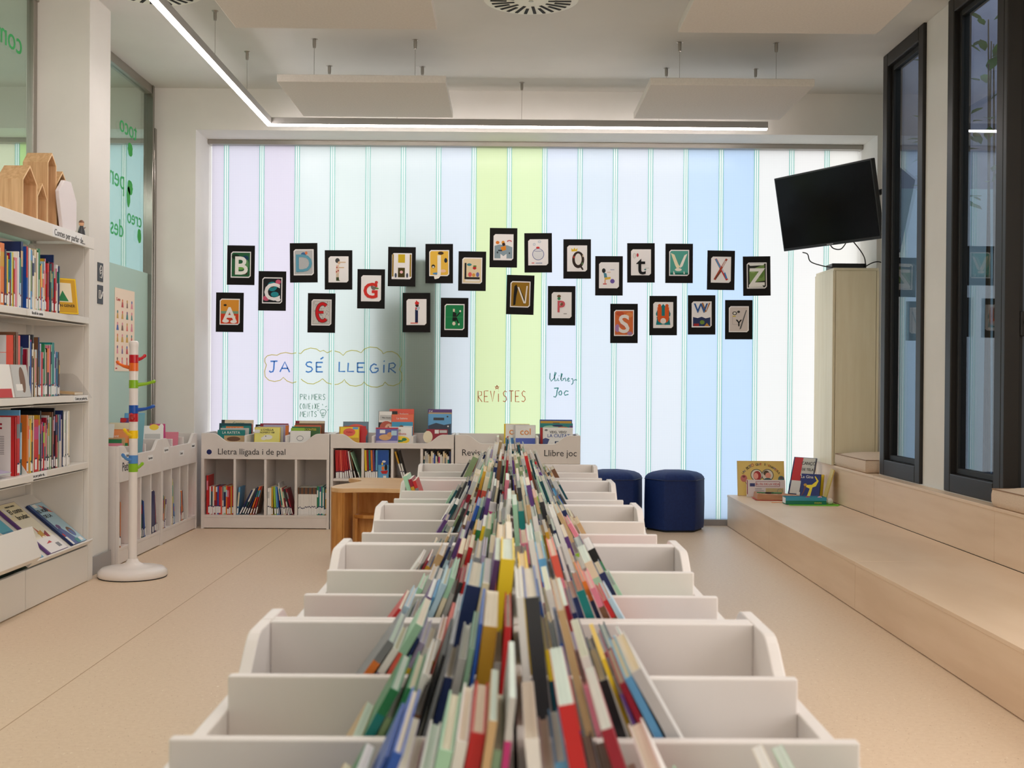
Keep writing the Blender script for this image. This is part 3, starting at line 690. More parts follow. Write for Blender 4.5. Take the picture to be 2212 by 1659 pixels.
for i, (c, ln) in enumerate((('mustard', -17), ('black', -15))):
    book(f'{c} book leaning alone in the third bay of the middle shelf', c, .011, .205, .16, (BX[2] + 0.078 + .014 * i, WY + 0.04, 0.3705 + .0055 * math.sin(R(16))), (0, R(ln), 0), g2, False, 'white', 'navy', 'picture_book', spine=[(0.0, 1), (0.55, 0)])
rw = [(('cream', 'white', 'pale grey', 'cream', 'tan')[i % 5], .0085 + .002 * (i % 3), .165 + .012 * ((i * 7) % 4)) for i in range(18)]
upright(rw, BX[3] + 0.012, WY + 0.03, 0.37, 'thin # book @ from the left in the right bay of the middle shelf', g2, w=.15, hard_p=0)
# lower compartments of the second cabinet, mostly hidden by the table
upright([('navy', .012, .19), ('crimson', .011, .19), ('white', .010, .185)], BX[0] + 0.012, WY + 0.03, 0.10, '# book @ from the left below the middle shelf', g1)
# compartments of the two cabinets on the left
g3 = 'picture books in the compartments of the cabinets by the partition'
cw = (0.862 - 0.04) / 4
def petit(base, k, row, wordy):
    y = base + 0.02 + cw * k + 0.010
    leaning(row, y, -2.2465, .1005, '# book @ in ' + wordy, g3, y + cw - .022, 'x', w=.15)
petit(6.79, 0, [('brown', .022, .27, 0), ('orange', .012, .265, 0)], 'the first compartment behind the coat rack')
petit(6.79, 1, [('white', .010, .19, 0), ('coral', .010, .185, -4)], 'the compartment right behind the coat rack pole')
petit(6.79, 2, [('green', .014, .31, -2), ('dark teal', .012, .24, -5), ('navy', .012, .235, -7), ('royal blue', .010, .23, -9), ('pale grey', .008, .17, -12)], 'the compartment with the tall green spine')
petit(6.79, 3, [('navy', .060, .27, -3), ('navy', .020, .265, -5), ('crimson', .010, .24, -8), ('pale grey', .010, .20, -11)], 'the compartment with the thick navy binder')
petit(7.655, 0, [('teal', .010, .22, 8), ('coral', .010, .20, 8), ('tan', .014, .21, 7), ('pale grey', .010, .20, 7), ('purple', .012, .19, 8)], 'the first compartment past the cabinet joint')
petit(7.655, 1, [('mustard', .022, .315, -1), ('cream', .008, .31, -2), ('royal blue', .012, .29, -5), ('crimson', .008, .16, -7), ('sky blue', .007, .14, -10)], 'the compartment with the tall yellow spine')
petit(7.655, 2, [('lime', .014, .205, -1), ('lime', .012, .20, -2), ('purple', .008, .20, -4), ('orange', .020, .21, -6), ('brown', .016, .21, -7)], 'the compartment with green and orange spines')
petit(7.655, 3, [('green', .016, .205, 0)], 'the last compartment before the channel glass')
rb = book('red picture book facing out in the last compartment before the channel glass', 'red', .010, .215, .15, (-2.256, 7.655 + .02 + cw * 3 + .032, .1005), (0, 0, R(0)), g3, True, name='picture_book', spine=[])
rb.rotation_euler = (0, 0, R(28)); cover_art(rb, .010, [('cream', rect(.02, .07, .165, .195)), ('white', rect(.075, .10, .015, .045))])

# ---- books standing face out in the bins
g4 = 'picture books facing out in the bins under the glass wall'
def facing(c, x, y, z, w, h, t, label, art=(), txt=(), tilt=-9, rz=0, group=g4):
    for cx, L_, _n in WX:
        if cx <= x < cx + L_:
            bw = (L_ - .04) / 3; k_ = min(2, int((x + w / 2 - cx - .02) / bw)); lo = cx + .02 + bw * k_ + .011; x = min(max(x, lo), lo + bw - .022 - w)
    b = book(label, c, t, h, w, (x, y, z), (0, R(tilt), 0), group, True, None, None, 'picture_book', spine=[])
    b.matrix_world = Matrix.Translation((x, y, z + t / 2 * abs(math.sin(R(tilt))) + .0006)) @ Matrix.Rotation(R(-90 + rz), 4, 'Z') @ Matrix.Rotation(R(tilt), 4, 'Y')
    if art: cover_art(b, t, art)
    for body, size, yy, zz, m in txt: cover_text(b, t, body, size, yy, zz, m)
    return b
WHT = mat('white_print', (244, 242, 238), 0.5); REDI = mat('red_print', (190, 40, 44), 0.5); BLUI = mat('blue_print', (36, 74, 160), 0.5); GRNI = mat('green_print', (24, 120, 70), 0.5); YELI = mat('yellow_print', (246, 222, 60), 0.5)
BZ = 0.526
A0 = WX[0][0]
facing('cream', A0 + .10, WY + .30, BZ, .24, .255, .012, 'cream picture book at the back of the first bin of the Lletra cabinet', [('charcoal', rect(0, .025, 0, .255))], [('Contes', .03, .13, .22, GRNI)])
facing('red', A0 + .13, WY + .265, BZ, .22, .225, .010, 'red picture book behind the orange one in the first Lletra bin')
facing('dark teal', A0 + .11, WY + .235, BZ, .24, .232, .012, 'dark teal picture book in the first bin of the Lletra cabinet', [('teal', rect(.02, .24, .02, .21))])
facing('teal', A0 + .115, WY + .20, BZ, .19, .215, .010, 'picture book with an orange top panel in the first Lletra bin', [('orange', rect(.01, .14, .12, .21))], [('LA CAPUTXETA', .018, .075, .188, WHT)])
facing('pale grey', A0 + .095, WY + .155, BZ, .21, .20, .010, 'pale grey picture book behind the teal one in the first Lletra bin')
facing('teal', A0 + .085, WY + .115, BZ, .20, .187, .014, 'teal picture book titled La rateta at the front of the first Lletra bin', [('tan', rect(.05, .2, 0.0, .145)), ('brown', ell(.12, .12, .05, .018))], [('LA RATETA', .026, .10, .158, WHT)])
facing('black', A0 + .325, WY + .28, BZ, .22, .222, .010, 'black and lime picture book in the second Lletra bin', [('lime', rect(0, .06, .10, .175))], [('ZC', .03, .04, .19, WHT)])
facing('crimson', A0 + .37, WY + .245, BZ, .21, .232, .012, 'crimson picture book at the back of the second Lletra bin')
facing('lilac', A0 + .40, WY + .215, BZ, .19, .225, .010, 'lilac picture book in the second Lletra bin', [('orange', rect(.165, .19, .12, .22))])
facing('pale grey', A0 + .36, WY + .16, BZ, .20, .212, .010, 'pale grey picture book behind the yellow one in the second Lletra bin')
facing('yellow', A0 + .355, WY + .12, BZ, .19, .208, .014, 'pale yellow picture book about sheep number one hundred and eight', [((236, 228, 130), rect(.004, .187, .004, .205)), ('white', ell(.10, .135, .035, .018)), ('white', ell(.07, .125, .02, .013)), ('charcoal', ell(.085, .142, .004, .004)), ('white', rect(.0, .04, .165, .19))], [("L'OVELLA", .022, .095, .182, M_INK), ('NÚMERO 108', .018, .095, .163, M_INK)])
facing('crimson', A0 + .625, WY + .29, BZ, .22, .252, .012, 'crimson spined picture book at the back of the third Lletra bin', [('cream', rect(.03, .22, .02, .25)), ('brown', ell(.18, .222, .02, .012))])
facing('brown', A0 + .63, WY + .25, BZ, .22, .235, .010, 'brown picture book in the third Lletra bin')
facing('orange', A0 + .63, WY + .215, BZ, .20, .222, .010, 'orange picture book in the third Lletra bin', [('coral', rect(.02, .2, .15, .22))])
facing('green', A0 + .60, WY + .155, BZ, .21, .214, .012, 'green picture book with yellow title in the third Lletra bin', [((58, 104, 52), rect(.045, .205, .01, .21))], [('ELS CONTES', .022, .12, .185, YELI)])
facing('lime', A0 + .585, WY + .115, BZ, .10, .205, .010, 'thin lime spined picture book in the third Lletra bin')
facing('white', A0 + .61, WY + .085, BZ, .15, .185, .012, 'white picture book with a line drawing in the third Lletra bin', [('grey', ell(.075, .13, .025, .02)), ('white', ell(.075, .13, .021, .016))])
B0 = WX[1][0]; BZ2 = 0.611
facing('grey', B0 + .055, WY + .25, BZ2, .19, .165, .012, 'blue grey picture book with an orange oval titled Sindbad', [((110, 140, 158), rect(.003, .187, .003, .162)), ('coral', ell(.10, .085, .085, .062))], [('Sindbad', .032, .10, .105, REDI)])
facing('red', B0 + .075, WY + .175, BZ2, .16, .135, .010, 'red edged picture book behind the orange one in the middle cabinet')
facing('mustard', B0 + .045, WY + .12, BZ2, .15, .132, .012, 'orange yellow picture book with a pink burst on its cover', [('yellow', rect(.01, .145, .05, .128)), ('coral', ell(.075, .09, .045, .03)), ('sky blue', rect(.10, .14, .112, .128))], [('Adeu', .022, .075, .085, REDI)])
facing('black', B0 + .275, WY + .27, BZ2, .14, .245, .014, 'tall black picture book showing a woman in a red headscarf', [('white', rect(.003, .10, .16, .243)), ('pale grey', rect(.01, .115, .175, .215)), ((190, 90, 70), ell(.06, .12, .05, .05)), ((226, 178, 150), ell(.08, .11, .032, .04)), ('brown', ell(.075, .125, .006, .004))], [('Fils i lluors', .015, .06, .19, M_INK)])
facing('mustard', B0 + .352, WY + .315, BZ2, .09, .225, .010, 'yellow picture book half hidden behind the black one')
facing('lilac', B0 + .262, WY + .10, BZ2, .165, .128, .014, 'lilac picture book with a sleeping brown animal on its cover', [((96, 100, 170), rect(.003, .162, .03, .118)), ('red', rect(0, .165, .118, .127)), ((214, 164, 110), ell(.07, .055, .045, .022)), ((206, 150, 96), ell(.105, .075, .022, .018)), ('white', rect(.03, .07, .085, .11)), ('pale blue', rect(.115, .155, .07, .105))])
facing('coral', B0 + .478, WY + .29, BZ2, .185, .262, .010, 'tall coral picture book in clear film with a brown bear in waves', [((226, 92, 74), rect(.003, .182, .18, .259)), ((70, 150, 186), rect(.003, .182, .02, .18))], [('La balena', .026, .095, .215, WHT)])
facing('orange', B0 + .470, WY + .25, BZ2, .165, .222, .010, 'coral picture book with a brown bear swimming in blue waves', [((232, 110, 84), rect(.003, .162, .165, .219)), ((60, 156, 196), rect(.003, .162, .06, .165)), ('brown', ell(.05, .10, .045, .03)), ('brown', ell(.075, .125, .018, .015)), ('white', rect(.02, .15, .062, .068)), ('white', rect(.09, .16, .13, .135))], [('La balena', .022, .08, .185, WHT)])
facing('white', B0 + .458, WY + .12, BZ2, .165, .133, .012, 'white picture book with green and red title and a lizard', [('yellow', ell(.08, .035, .07, .03)), ('green', ell(.07, .028, .035, .008)), ('green', ell(.11, .04, .018, .012))], [('Menjo', .028, .05, .10, GRNI), ('Bombons', .026, .075, .074, REDI)])
facing('purple', B0 + .70, WY + .295, BZ2, .18, .262, .010, 'purple picture book at the back of the last middle cabinet bin', [('brown', rect(.01, .17, .02, .21))], [('Cel', .02, .02, .24, WHT)])
facing('tan', B0 + .71, WY + .265, BZ2, .175, .238, .010, 'tan edged picture book in the last middle cabinet bin')
facing('sky blue', B0 + .695, WY + .235, BZ2, .175, .228, .012, 'blue picture book with a dark sea and black title', [((52, 66, 84), [(0.003, .02), (.172, .02), (.172, .155), (.12, .145), (.06, .16), (.003, .14)]), ('charcoal', rect(.04, .12, .18, .2)), ('charcoal', ell(.145, .208, .007, .006)), ('white', ell(.15, .135, .006, .006))])
facing('crimson', B0 + .69, WY + .12, BZ2, .155, .118, .014, 'dark red picture book at the front of the last middle cabinet bin', [('cream', ell(.01, .06, .035, .045)), ('white', rect(.06, .09, .085, .112)), ('pale grey', rect(.095, .15, .09, .11))])
C0 = WX[2][0]; BZ3 = 0.506
facing('yellow', C0 + .355, WY + .20, BZ3, .19, .265, .006, 'magazine with orange masthead at the back of the Revistes bin', [('white', rect(.012, .187, .16, .262)), ((70, 130, 190), rect(.012, .187, .02, .16)), ('red', ell(.035, .16, .016, .014))], [('cara', .075, .10, .185, mat('orange_print', (232, 140, 40), .5))])
facing('pale grey', C0 + .46, WY + .165, BZ3, .16, .258, .006, 'second magazine half behind the first in the Revistes bin', [('white', rect(.012, .157, .16, .255)), ((80, 100, 190), rect(.012, .157, .02, .16)), ('red', ell(.10, .08, .05, .03))], [('col', .07, .085, .185, mat('orange_print', (232, 140, 40), .5))])
facing('royal blue', C0 + .625, WY + .298, BZ3, .245, .295, .012, 'large play book with an orange top at the back of the Llibre joc bin', [('mustard', rect(.005, .24, .255, .285)), ('brown', rect(.10, .15, .258, .272))])
facing('teal', C0 + .628, WY + .265, BZ3, .245, .268, .012, 'large play book with a swirling teal and red pattern', [('red', rect(.0, .03, .1, .235)), ('mint', ell(.08, .235, .06, .016)), ('orange', ell(.17, .228, .05, .014)), ('navy', ell(.13, .25, .04, .008)), ('purple', rect(.22, .245, .1, .25))])
facing('white', C0 + .645, WY + .21, BZ3, .225, .238, .014, 'white play book titled La ciutat in the Llibre joc bin', [((60, 74, 130), [(.0, .10), (.03, .10), (.05, .15), (.02, .16), (0, .15)]), ('navy', rect(.09, .15, .10, .135)), ('pale grey', rect(.10, .14, .105, .13)), ('grey', ell(.025, .218, .012, .008))], [('VEIG, VEIG!', .026, .115, .195, M_INK), ('LA CIUTAT', .034, .118, .165, BLUI)])
# face out books in the bins of the two cabinets by the partition (they face the room)
g5 = 'picture books in the bins of the cabinets by the partition'
PZ = 0.502
def facing_up(c, x, y, w, h, label, art=(), txt=(), rz=0, tilt=-12, z=PZ):
    b = book(label, c, .010, h, w, (x, y, z), (0, 0, 0), g5, True, None, None, 'picture_book', spine=[])
    b.matrix_world = Matrix.Translation((x, y, z + .0018)) @ Matrix.Rotation(R(-90 + rz), 4, 'Z') @ Matrix.Rotation(R(tilt), 4, 'Y')
    if art: cover_art(b, .010, art)
    for body, size, yy, zz, m in txt: cover_text(b, .010, body, size, yy, zz, m)
facing_up('green', -2.50, 6.975, .20, .225, 'green picture book sunk low in the bin beside the column', [('brown', rect(.0, .05, .1, .22))])
facing_up('tan', -2.46, 7.005, .17, .232, 'tan picture book with a pink panel in the bin beside the column', [('coral', rect(.03, .15, .12, .225))])
facing_up('white', -2.545, 7.17, .13, .31, 'white picture book with thin drawings standing tall by the column', [('pale grey', ell(.06, .22, .035, .03)), ('white', ell(.06, .22, .03, .026))])
facing_up('orange', -2.46, 7.20, .13, .275, 'orange picture book upright in the bin near the coat rack', [((238, 150, 90), rect(.004, .126, .02, .27)), ('green', rect(0, .13, 0, .19))], [('Sant', .024, .05, .225, WHT)])
facing_up('cream', -2.47, 7.245, .14, .315, 'cream picture book behind the orange one near the coat rack', [('charcoal', ell(.05, .26, .012, .01))])
facing_up('purple', -2.41, 7.265, .06, .345, 'thin purple and red picture book near the coat rack', [('red', ell(.02, .33, .02, .015))])
facing_up('sky blue', -2.392, 7.285, .125, .375, 'tall sky blue picture book standing highest near the coat rack', [((120, 176, 190), rect(.035, .127, .01, .37))])
facing_up('coral', -2.335, 7.305, .06, .35, 'narrow coral picture book beside the coat rack pole', [('cream', rect(.0, .06, .1, .3))])
facing_up('brown', -2.37, 7.225, .06, .27, 'narrow brown picture book in front of the blue one')
facing_up('white', -2.412, 7.755, .14, .275, 'white picture book with a yellow corner in the second partition cabinet', [('yellow', ell(.08, .265, .03, .02)), ('pale grey', rect(.02, .12, .18, .22))], (), 14)
facing_up('magenta', -2.37, 7.825, .10, .285, 'magenta patterned picture book in the second partition cabinet', [('black', ell(.04, .25, .02, .014)), ('white', ell(.075, .265, .014, .02))], (), 22)
facing_up('pink', -2.45, 8.16, .16, .215, 'pink book edge just showing in the far partition cabinet bin')
facing_up('pink', -2.49, 6.90, .22, .205, 'pink book edge just showing in the bin right beside the column')
# ================================================================== white steel bookcase on the left
FX, BX_ = -2.235, -2.56
bc = thing('bookcase', 'white steel bookcase of two bays in front of the column', 'bookcase')
MB().box(BX_, FX - .03, 6.285, 6.30, 0.0, 1.81).box(FX - 0.0299, FX, 6.285, 6.355, 0.0, 1.786).build('end_panel', M_METAL, bc, 0.003)
MB().box(BX_, FX - .03, 4.57, 4.585, 0.0, 1.81).box(FX - 0.0299, FX, 4.53, 4.585, 0.0, 1.786).build('end_panel', M_METAL, bc, 0.003)
box('upright_post', M_METAL, bc, BX_, BX_ + 0.03, 5.45, 5.48, 0.2, 1.80, 0.002)
box('upright_post', M_METAL, bc, BX_, BX_ + 0.03, 6.255, 6.285, 0.2, 1.80, 0.002)
box('back_panel', M_METAL, bc, BX_ - 0.006, BX_, 4.6, 6.285, 0.42, 1.80)
MB().box(BX_, FX - .0122, 4.585, 6.30, 1.825, 1.85).box(FX - 0.012, FX, 4.53, 6.355, 1.787, 1.85).build('top_shelf', M_METAL, bc, 0.003)
for z in (1.40, 0.985, 0.626):
    for y0, y1, px in ((5.475, 6.28, 0.0), (4.6, 5.465, 0.0 if z > 1.2 else 0.035)):
        MB().box(BX_ + 0.03, FX + px - .0122, y0, y1, z + 0.011, z + .015).box(FX + px - 0.012, FX + px, y0, y1, z - 0.018, z + 0.015).box(BX_ + 0.03, FX + px - .0122, y0, y1, z - 0.03, z - 0.026).build('shelf', M_METAL, bc, 0.002)
for z, y, m in ((0.985, 5.463, M_METAL), (0.626, 5.463, M_METAL), (0.985, 6.272, M_ACRYL)):
    MB().prism([(BX_ + .03, z), (FX + .02, z), (FX, z + .03), (FX - .06, z + .115), (FX - .085, z + .13), (BX_ + .03, z + .13)], 'x' if False else 'y', y, y + 0.003).build('shelf_bracket', m, bc)
# sloping display shelf and drawers at the foot
sl = MB()
sl.prism([(-2.545, .462), (-2.228, .202), (-2.206, .226), (-2.212, .232), (-2.230, .214), (-2.538, .470)], 'y', 5.475, 6.28)
sl.build('display_slope', M_METAL, bc, 0.0015)
MB().prism([(-2.545, .47), (-2.18, .235), (-2.155, .26), (-2.20, .40), (-2.21, .40), (-2.168, .262), (-2.54, .48)], 'y', 4.6, 5.455).build('display_flap', M_METAL, bc, 0.0015)
for y0, y1 in ((5.472, 6.28), (4.6, 5.464)):
    MB().box(FX - 0.02, FX, y0, y1, 0.004, 0.192).box(BX_, FX - .02, y0, y1, .01, .03).build('drawer', M_METAL, bc, 0.003)
def shelf_note(y, z, words, w, s, par=bc):
    o = box('shelf_label', M_STICK, par, FX, FX + 0.0012, y, y + w, z, z + 0.030 if s < .03 else z + .058)
    text(words, s, M_INK, (FX + 0.0018, y + 0.02, z + 0.008), FACE_X, o, 'label_lettering')
shelf_note(5.77, 1.790, 'Contes per parlar de...', 0.40, 0.046)
shelf_note(5.50, 1.384, 'Recull de contes', 0.17, 0.020); shelf_note(6.06, 0.969, 'Contes per parlar de...', 0.20, 0.0195); shelf_note(5.49, 0.610, 'Contes per parlar de...', 0.22, 0.0195)
# ---- spines on its shelves, near to far (colour, thickness, height)
gS = 'picture books on the white steel bookcase'
def run(row, y, z, shelf_words, stick):
    return upright(row, y, FX - 0.004, z, f'# spine @ along the {shelf_words}', gS, 'x', w=0.215, sticker=stick)
t_ = lambda *a: list(a)
r1 = [('white', .016, .24), ('cream', .030, .25), ('orange', .044, .275), ('navy', .014, .25), ('black', .012, .24), ('yellow', .015, .225), ('white', .012, .21), ('crimson', .010, .24), ('mint', .010, .245), ('purple', .010, .24), ('yellow', .010, .245), ('pale grey', .010, .21), ('pink', .030, .225),
      ('white', .014, .255), ('sky blue', .010, .23), ('pale blue', .010, .225), ('navy', .024, .305), ('royal blue', .016, .29), ('white', .018, .285), ('sky blue', .014, .28), ('royal blue', .014, .275), ('white', .016, .255), ('cream', .020, .285), ('tan', .010, .29), ('white', .014, .275), ('green', .008, .285), ('mint', .014, .295),
      ('orange', .011, .215), ('royal blue', .011, .225), ('pale blue', .012, .18), ('cream', .012, .18), ('pale blue', .012, .24), ('mustard', .010, .255), ('crimson', .014, .215), ('red', .022, .235), ('black', .013, .245), ('dark teal', .016, .235), ('charcoal', .010, .24), ('mustard', .008, .19), ('crimson', .014, .245), ('navy', .010, .285), ('red', .014, .17), ('cream', .012, .22), ('white', .022, .24), ('navy', .012, .235)]
e1 = run(r1, 5.145, 1.4155, 'upper shelf of the steel bookcase', ['crimson', None, 'crimson'])
yb = book('yellow picture book with a green picture leaning at the end of the upper shelf', 'mustard', .010, .185, .13, (-2.30, 6.06, 1.4015), (0, 0, 0), gS, True, None, None, 'picture_book', spine=[])
yb.matrix_world = Matrix.Translation((-2.275, e1 + 0.030, 1.4170)) @ Matrix.Rotation(R(-38), 4, 'Z') @ Matrix.Rotation(R(-10), 4, 'Y')
cover_art(yb, .010, [('yellow', rect(.002, .128, .002, .183)), ('mustard', rect(.006, .124, .006, .178)), ('cream', rect(.015, .10, .06, .16)), ('green', [(.02, .065), (.05, .12), (.08, .065)])]); cover_text(yb, .010, 'EN GENER', .02, .065, .035)
r2 = [('brown', .026, .30), ('coral', .022, .285), ('dark teal', .026, .235), ('sky blue', .014, .23), ('crimson', .012, .225), ('pale grey', .010, .23), ('navy', .012, .29), ('royal blue', .012, .26), ('magenta', .010, .27), ('white', .010, .225), ('charcoal', .012, .295), ('tan', .012, .215), ('pale grey', .020, .225), ('pale blue', .012, .225), ('brown', .014, .285), ('dark teal', .012, .22),
      ('lilac', .016, .255), ('red', .020, .215), ('pale grey', .010, .215), ('green', .012, .255), ('white', .012, .23), ('brown', .018, .215), ('black', .024, .235), ('pink', .018, .25), ('mint', .008, .255), ('teal', .030, .265), ('pale blue', .010, .21), ('lilac', .012, .225), ('navy', .012, .19), ('sky blue', .010, .22), ('charcoal', .014, .22), ('purple', .010, .215), ('brown', .006, .18)]
run(r2, 5.355, 1.0005, 'second shelf of the steel bookcase', ['navy', 'crimson', 'royal blue'])
r3 = [('red', .030, .275), ('sky blue', .016, .30), ('dark teal', .014, .24), ('orange', .016, .275), ('tan', .012, .26), ('mustard', .018, .25), ('yellow', .010, .255), ('charcoal', .018, .235), ('cream', .010, .27), ('red', .060, .25), ('mustard', .010, .27), ('black', .016, .29), ('white', .012, .225), ('magenta', .012, .235), ('red', .014, .215), ('teal', .012, .23), ('magenta', .012, .22), ('crimson', .012, .255), ('charcoal', .012, .245), ('pale grey', .014, .265), ('sage', .010, .25), ('mint', .018, .255),
      ('brown', .014, .28), ('purple', .014, .24), ('black', .014, .30), ('crimson', .022, .265), ('tan', .016, .255), ('teal', .010, .265), ('white', .014, .265), ('orange', .014, .26), ('pale grey', .012, .24), ('navy', .010, .285), ('white', .014, .265), ('white', .013, .275), ('pale grey', .011, .27), ('white', .014, .275), ('white', .012, .28), ('cream', .012, .28), ('white', .012, .275)]
run(r3, 5.375, 0.6415, 'third shelf of the steel bookcase', ['navy', 'dark teal', None])
# large books that stand further back and rise over the others
for (c, y, h, z, lab) in (('navy', 5.33, .33, 1.0005, 'tall dark navy picture book at the back of the second shelf'), ('dark teal', 5.33, .30, .6415, 'tall teal picture book at the back of the third shelf'), ('royal blue', 5.60, .308, .6415, 'tall blue picture book rising at the back of the third shelf')):
    book(lab, c, .012, h, .06, (FX - .222, y, z), (0, 0, R(90)), gS, True, None, None, 'picture_book', spine=[])
fb = book('big grey backed picture book with terracotta spine, near end of second shelf', 'coral', .012, .285, .215, (FX - .002, 5.335, 1.0005), (0, 0, R(90)), gS, True, 'brown', None, 'picture_book', spine=[(0.3, 1)])
MB().prism(rect(.035, .215, 0.0, .285), 'x', -.0066, -.006).prism(rect(.0, .215, .205, .2075), 'x', -.0072, -.0066, 1).prism(ell(.13, .10, .018, .02), 'x', -.0072, -.0066, 2).prism(ell(.08, .095, .016, .02), 'x', -.0072, -.0066, 2).prism(rect(.06, .105, .03, .075), 'x', -.0072, -.0066, 3).prism(rect(.112, .15, .03, .08), 'x', -.0072, -.0066, 3).build('back_cover', [mat('pale_cover_grey', (206, 206, 208), .5), bm_('coral'), bm_('brown'), bm_('lilac')], fb)
fb2 = book('big white backed picture book with red spine, near end of third shelf', 'red', .014, .27, .215, (FX - .002, 5.355, .6415), (0, 0, R(90)), gS, True, None, None, 'picture_book', spine=[])
bk = MB().prism(rect(.02, .215, 0.0, .27), 'x', -.0076, -.007)
for i in range(11): bk.prism(rect(.05, .17 + .02 * ((i * 3) % 3), .10 + .008 * i, .103 + .008 * i), 'x', -.0082, -.0076, 1)
for i in range(2): bk.prism(rect(.06, .15, .215 + .018 * i, .224 + .018 * i), 'x', -.0082, -.0076, 2)
bk.build('back_cover', [mat('white_back_cover', (226, 220, 222), .5), mat('grey_small_print', (120, 112, 116), .6), bm_('crimson')], fb2)
# leaflets on the near bay
def sloped(o, x, y, z, ang):
    c, s = math.cos(ang), math.sin(ang)
    o.matrix_world = Matrix(((s, 0, -c, x), (0, 1, 0, y), (c, 0, s, z), (0, 0, 0, 1)))
for k, (x, y, z, c, lab) in enumerate(((FX + .029, 5.09, 1.003, 'white', 'white leaflet with a red foot on the near second shelf'), (FX + .029, 5.275, 1.003, 'pale grey', 'pale leaflet with a brown shape on the near second shelf'), (FX + .005, 5.12, .662, 'lilac', 'grey magazine lying on the near third shelf'))):
    lf = book(lab, c, .006, .15 if k < 2 else .24, .17, (0, 0, 0), (0, 0, 0), 'leaflets on the near bay of the bookcase', False, None, None, 'magazine', spine=[])
    cover_art(lf, .006, ([('red', rect(.0, .15, .0, .04))], [('brown', ell(.10, .08, .03, .06)), ('white', rect(.02, .09, .03, .06))], [('charcoal', rect(.0, .10, .05, .12))])[k]); sloped(lf, x, y, z, R(80 if k < 2 else 12))
fm_ = book('grey magazine lying flat at the far end of the second shelf', 'tan', .012, .17, .12, (0, 0, 0), (0, 0, 0), 'leaflets on the near bay of the bookcase', False, None, None, 'magazine', spine=[])
sloped(fm_, FX - .02, 6.13, 1.010, R(4))
# picture books on the slope
SA = math.atan2(.256, .308)
def on_slope(c, y, w, h, t, label, art, txt, col2='navy', up=0.0):
    o = book(label, c, t, h, w, (0, 0, 0), (0, 0, 0), 'picture books on the sloping display', True, None, None, 'picture_book', spine=[])
    sloped(o, -2.2325 + t / 2 * math.sin(SA) - up * math.cos(SA), y, .2165 + t / 2 * math.cos(SA) + up * math.sin(SA) + .003, SA)
    cover_art(o, t, art)
    for body, s, yy, zz, m in txt: cover_text(o, t, body, s, yy, zz, m)
on_slope('sky blue', 5.482, .178, .30, .010, 'sky blue picture book at the near end of the sloping display', [((92, 182, 206), rect(.003, .175, .003, .297)), ((70, 150, 186), rect(.01, .17, .15, .2)), ('orange', ell(.06, .08, .03, .04)), ('white', rect(.10, .16, .03, .065))], [])
on_slope('purple', 5.735, .235, .36, .012, 'cream picture book titled El conte brodat on the sloping display', [((236, 226, 190), rect(.016, .232, .24, .358)), ((240, 234, 214), rect(.016, .232, .10, .24)), ((240, 236, 234), rect(.016, .232, .002, .10)), ('white', rect(.03, .055, .27, .33)), ((196, 92, 66), [(.10, .10), (.125, .18), (.145, .10), (.125, .12)]), ('mustard', [(.10, .135), (.16, .15), (.155, .11), (.11, .11)]), ('crimson', [(.15, .12), (.20, .14), (.19, .095), (.16, .10)]), ('red', [(.075, .06), (.13, .075), (.14, .06)]), ('grey', rect(.16, .20, .022, .05))],
         [('El conte', .046, .135, .285, M_INK), ('brodat', .046, .14, .24, M_INK), ('MARIONA CABASSA', .012, .13, .33, M_INK)])
on_slope('navy', 6.045, .19, .315, .012, 'pale blue picture book titled El vol de la on the sloping display', [((36, 74, 130), rect(.001, .032, .002, .313)), ((170, 206, 222), rect(.032, .188, .002, .313)), ((72, 92, 150), [(.032, .12), (.06, .14), (.09, .09), (.11, .03), (.10, .002), (.032, .002)]), ('purple', ell(.06, .135, .022, .016)), ('brown', ell(.135, .085, .03, .034)), ((84, 110, 170), ell(.135, .075, .022, .026)), ((206, 96, 60), [(.11, .30), (.16, .27), (.18, .23), (.13, .25)]), ('navy', ell(.14, .265, .016, .02)), ('teal', rect(.075, .12, .005, .035)), ('red', ell(.018, .075, .008, .012)), ('white', rect(.005, .028, .004, .06)), ('white', rect(.13, .165, .012, .035)), ('white', rect(.045, .085, .285, .308))],
         [('EL VOL', .034, .085, .245, M_INK), ('DE LA', .034, .08, .205, M_INK)])
# ---- wooden toy houses on top
def house(y0, y1, eave, apex, label, x0=-2.425, x1=-2.30):
    t = thing('wooden_house', label, 'house shelf ornament', ((x0 + x1) / 2, (y0 + y1) / 2, 1.8505), 0, 'wooden houses on the bookcase')
    hw, e, a, th = (y1 - y0) / 2, eave - 1.8505, apex - 1.8505, 0.007
    out = [(-hw, 0), (hw, 0), (hw, e), (0, a), (-hw, e)]; inn = [(-hw + th, th), (hw - th, th), (hw - th, e - th * .4), (0, a - th * 1.5), (-hw + th, e - th * .4)]
    nm = ['floor_board', 'side_board', 'roof_board', 'roof_board', 'side_board']
    dx = (x1 - x0) / 2
    for i in range(5):
        j = (i + 1) % 5
        MB().prism([out[i], out[j], inn[j], inn[i]], 'x', -dx, dx - 0.0015).build(nm[i], M_OAK, t)
    rim = MB()
    for i in range(5):
        j = (i + 1) % 5; rim.prism([out[i], out[j], inn[j], inn[i]], 'x', dx - 0.0014, dx)
    rim.build('front_rim', M_OAKE, t)
    MB().prism(inn, 'x', -dx + .001, -dx + .005).build('back_board', M_OAK, t)
house(5.57, 5.742, 2.035, 2.115, 'wide low oak toy house, first along the bookcase top'); house(5.745, 5.868, 1.985, 2.055, 'smallest oak toy house, between the wide one and the tall one')
house(5.872, 5.985, 2.172, 2.228, 'tallest narrow oak toy house on the bookcase top'); house(5.99, 6.15, 2.085, 2.160, 'oak toy house half hidden by the white cut-out board')
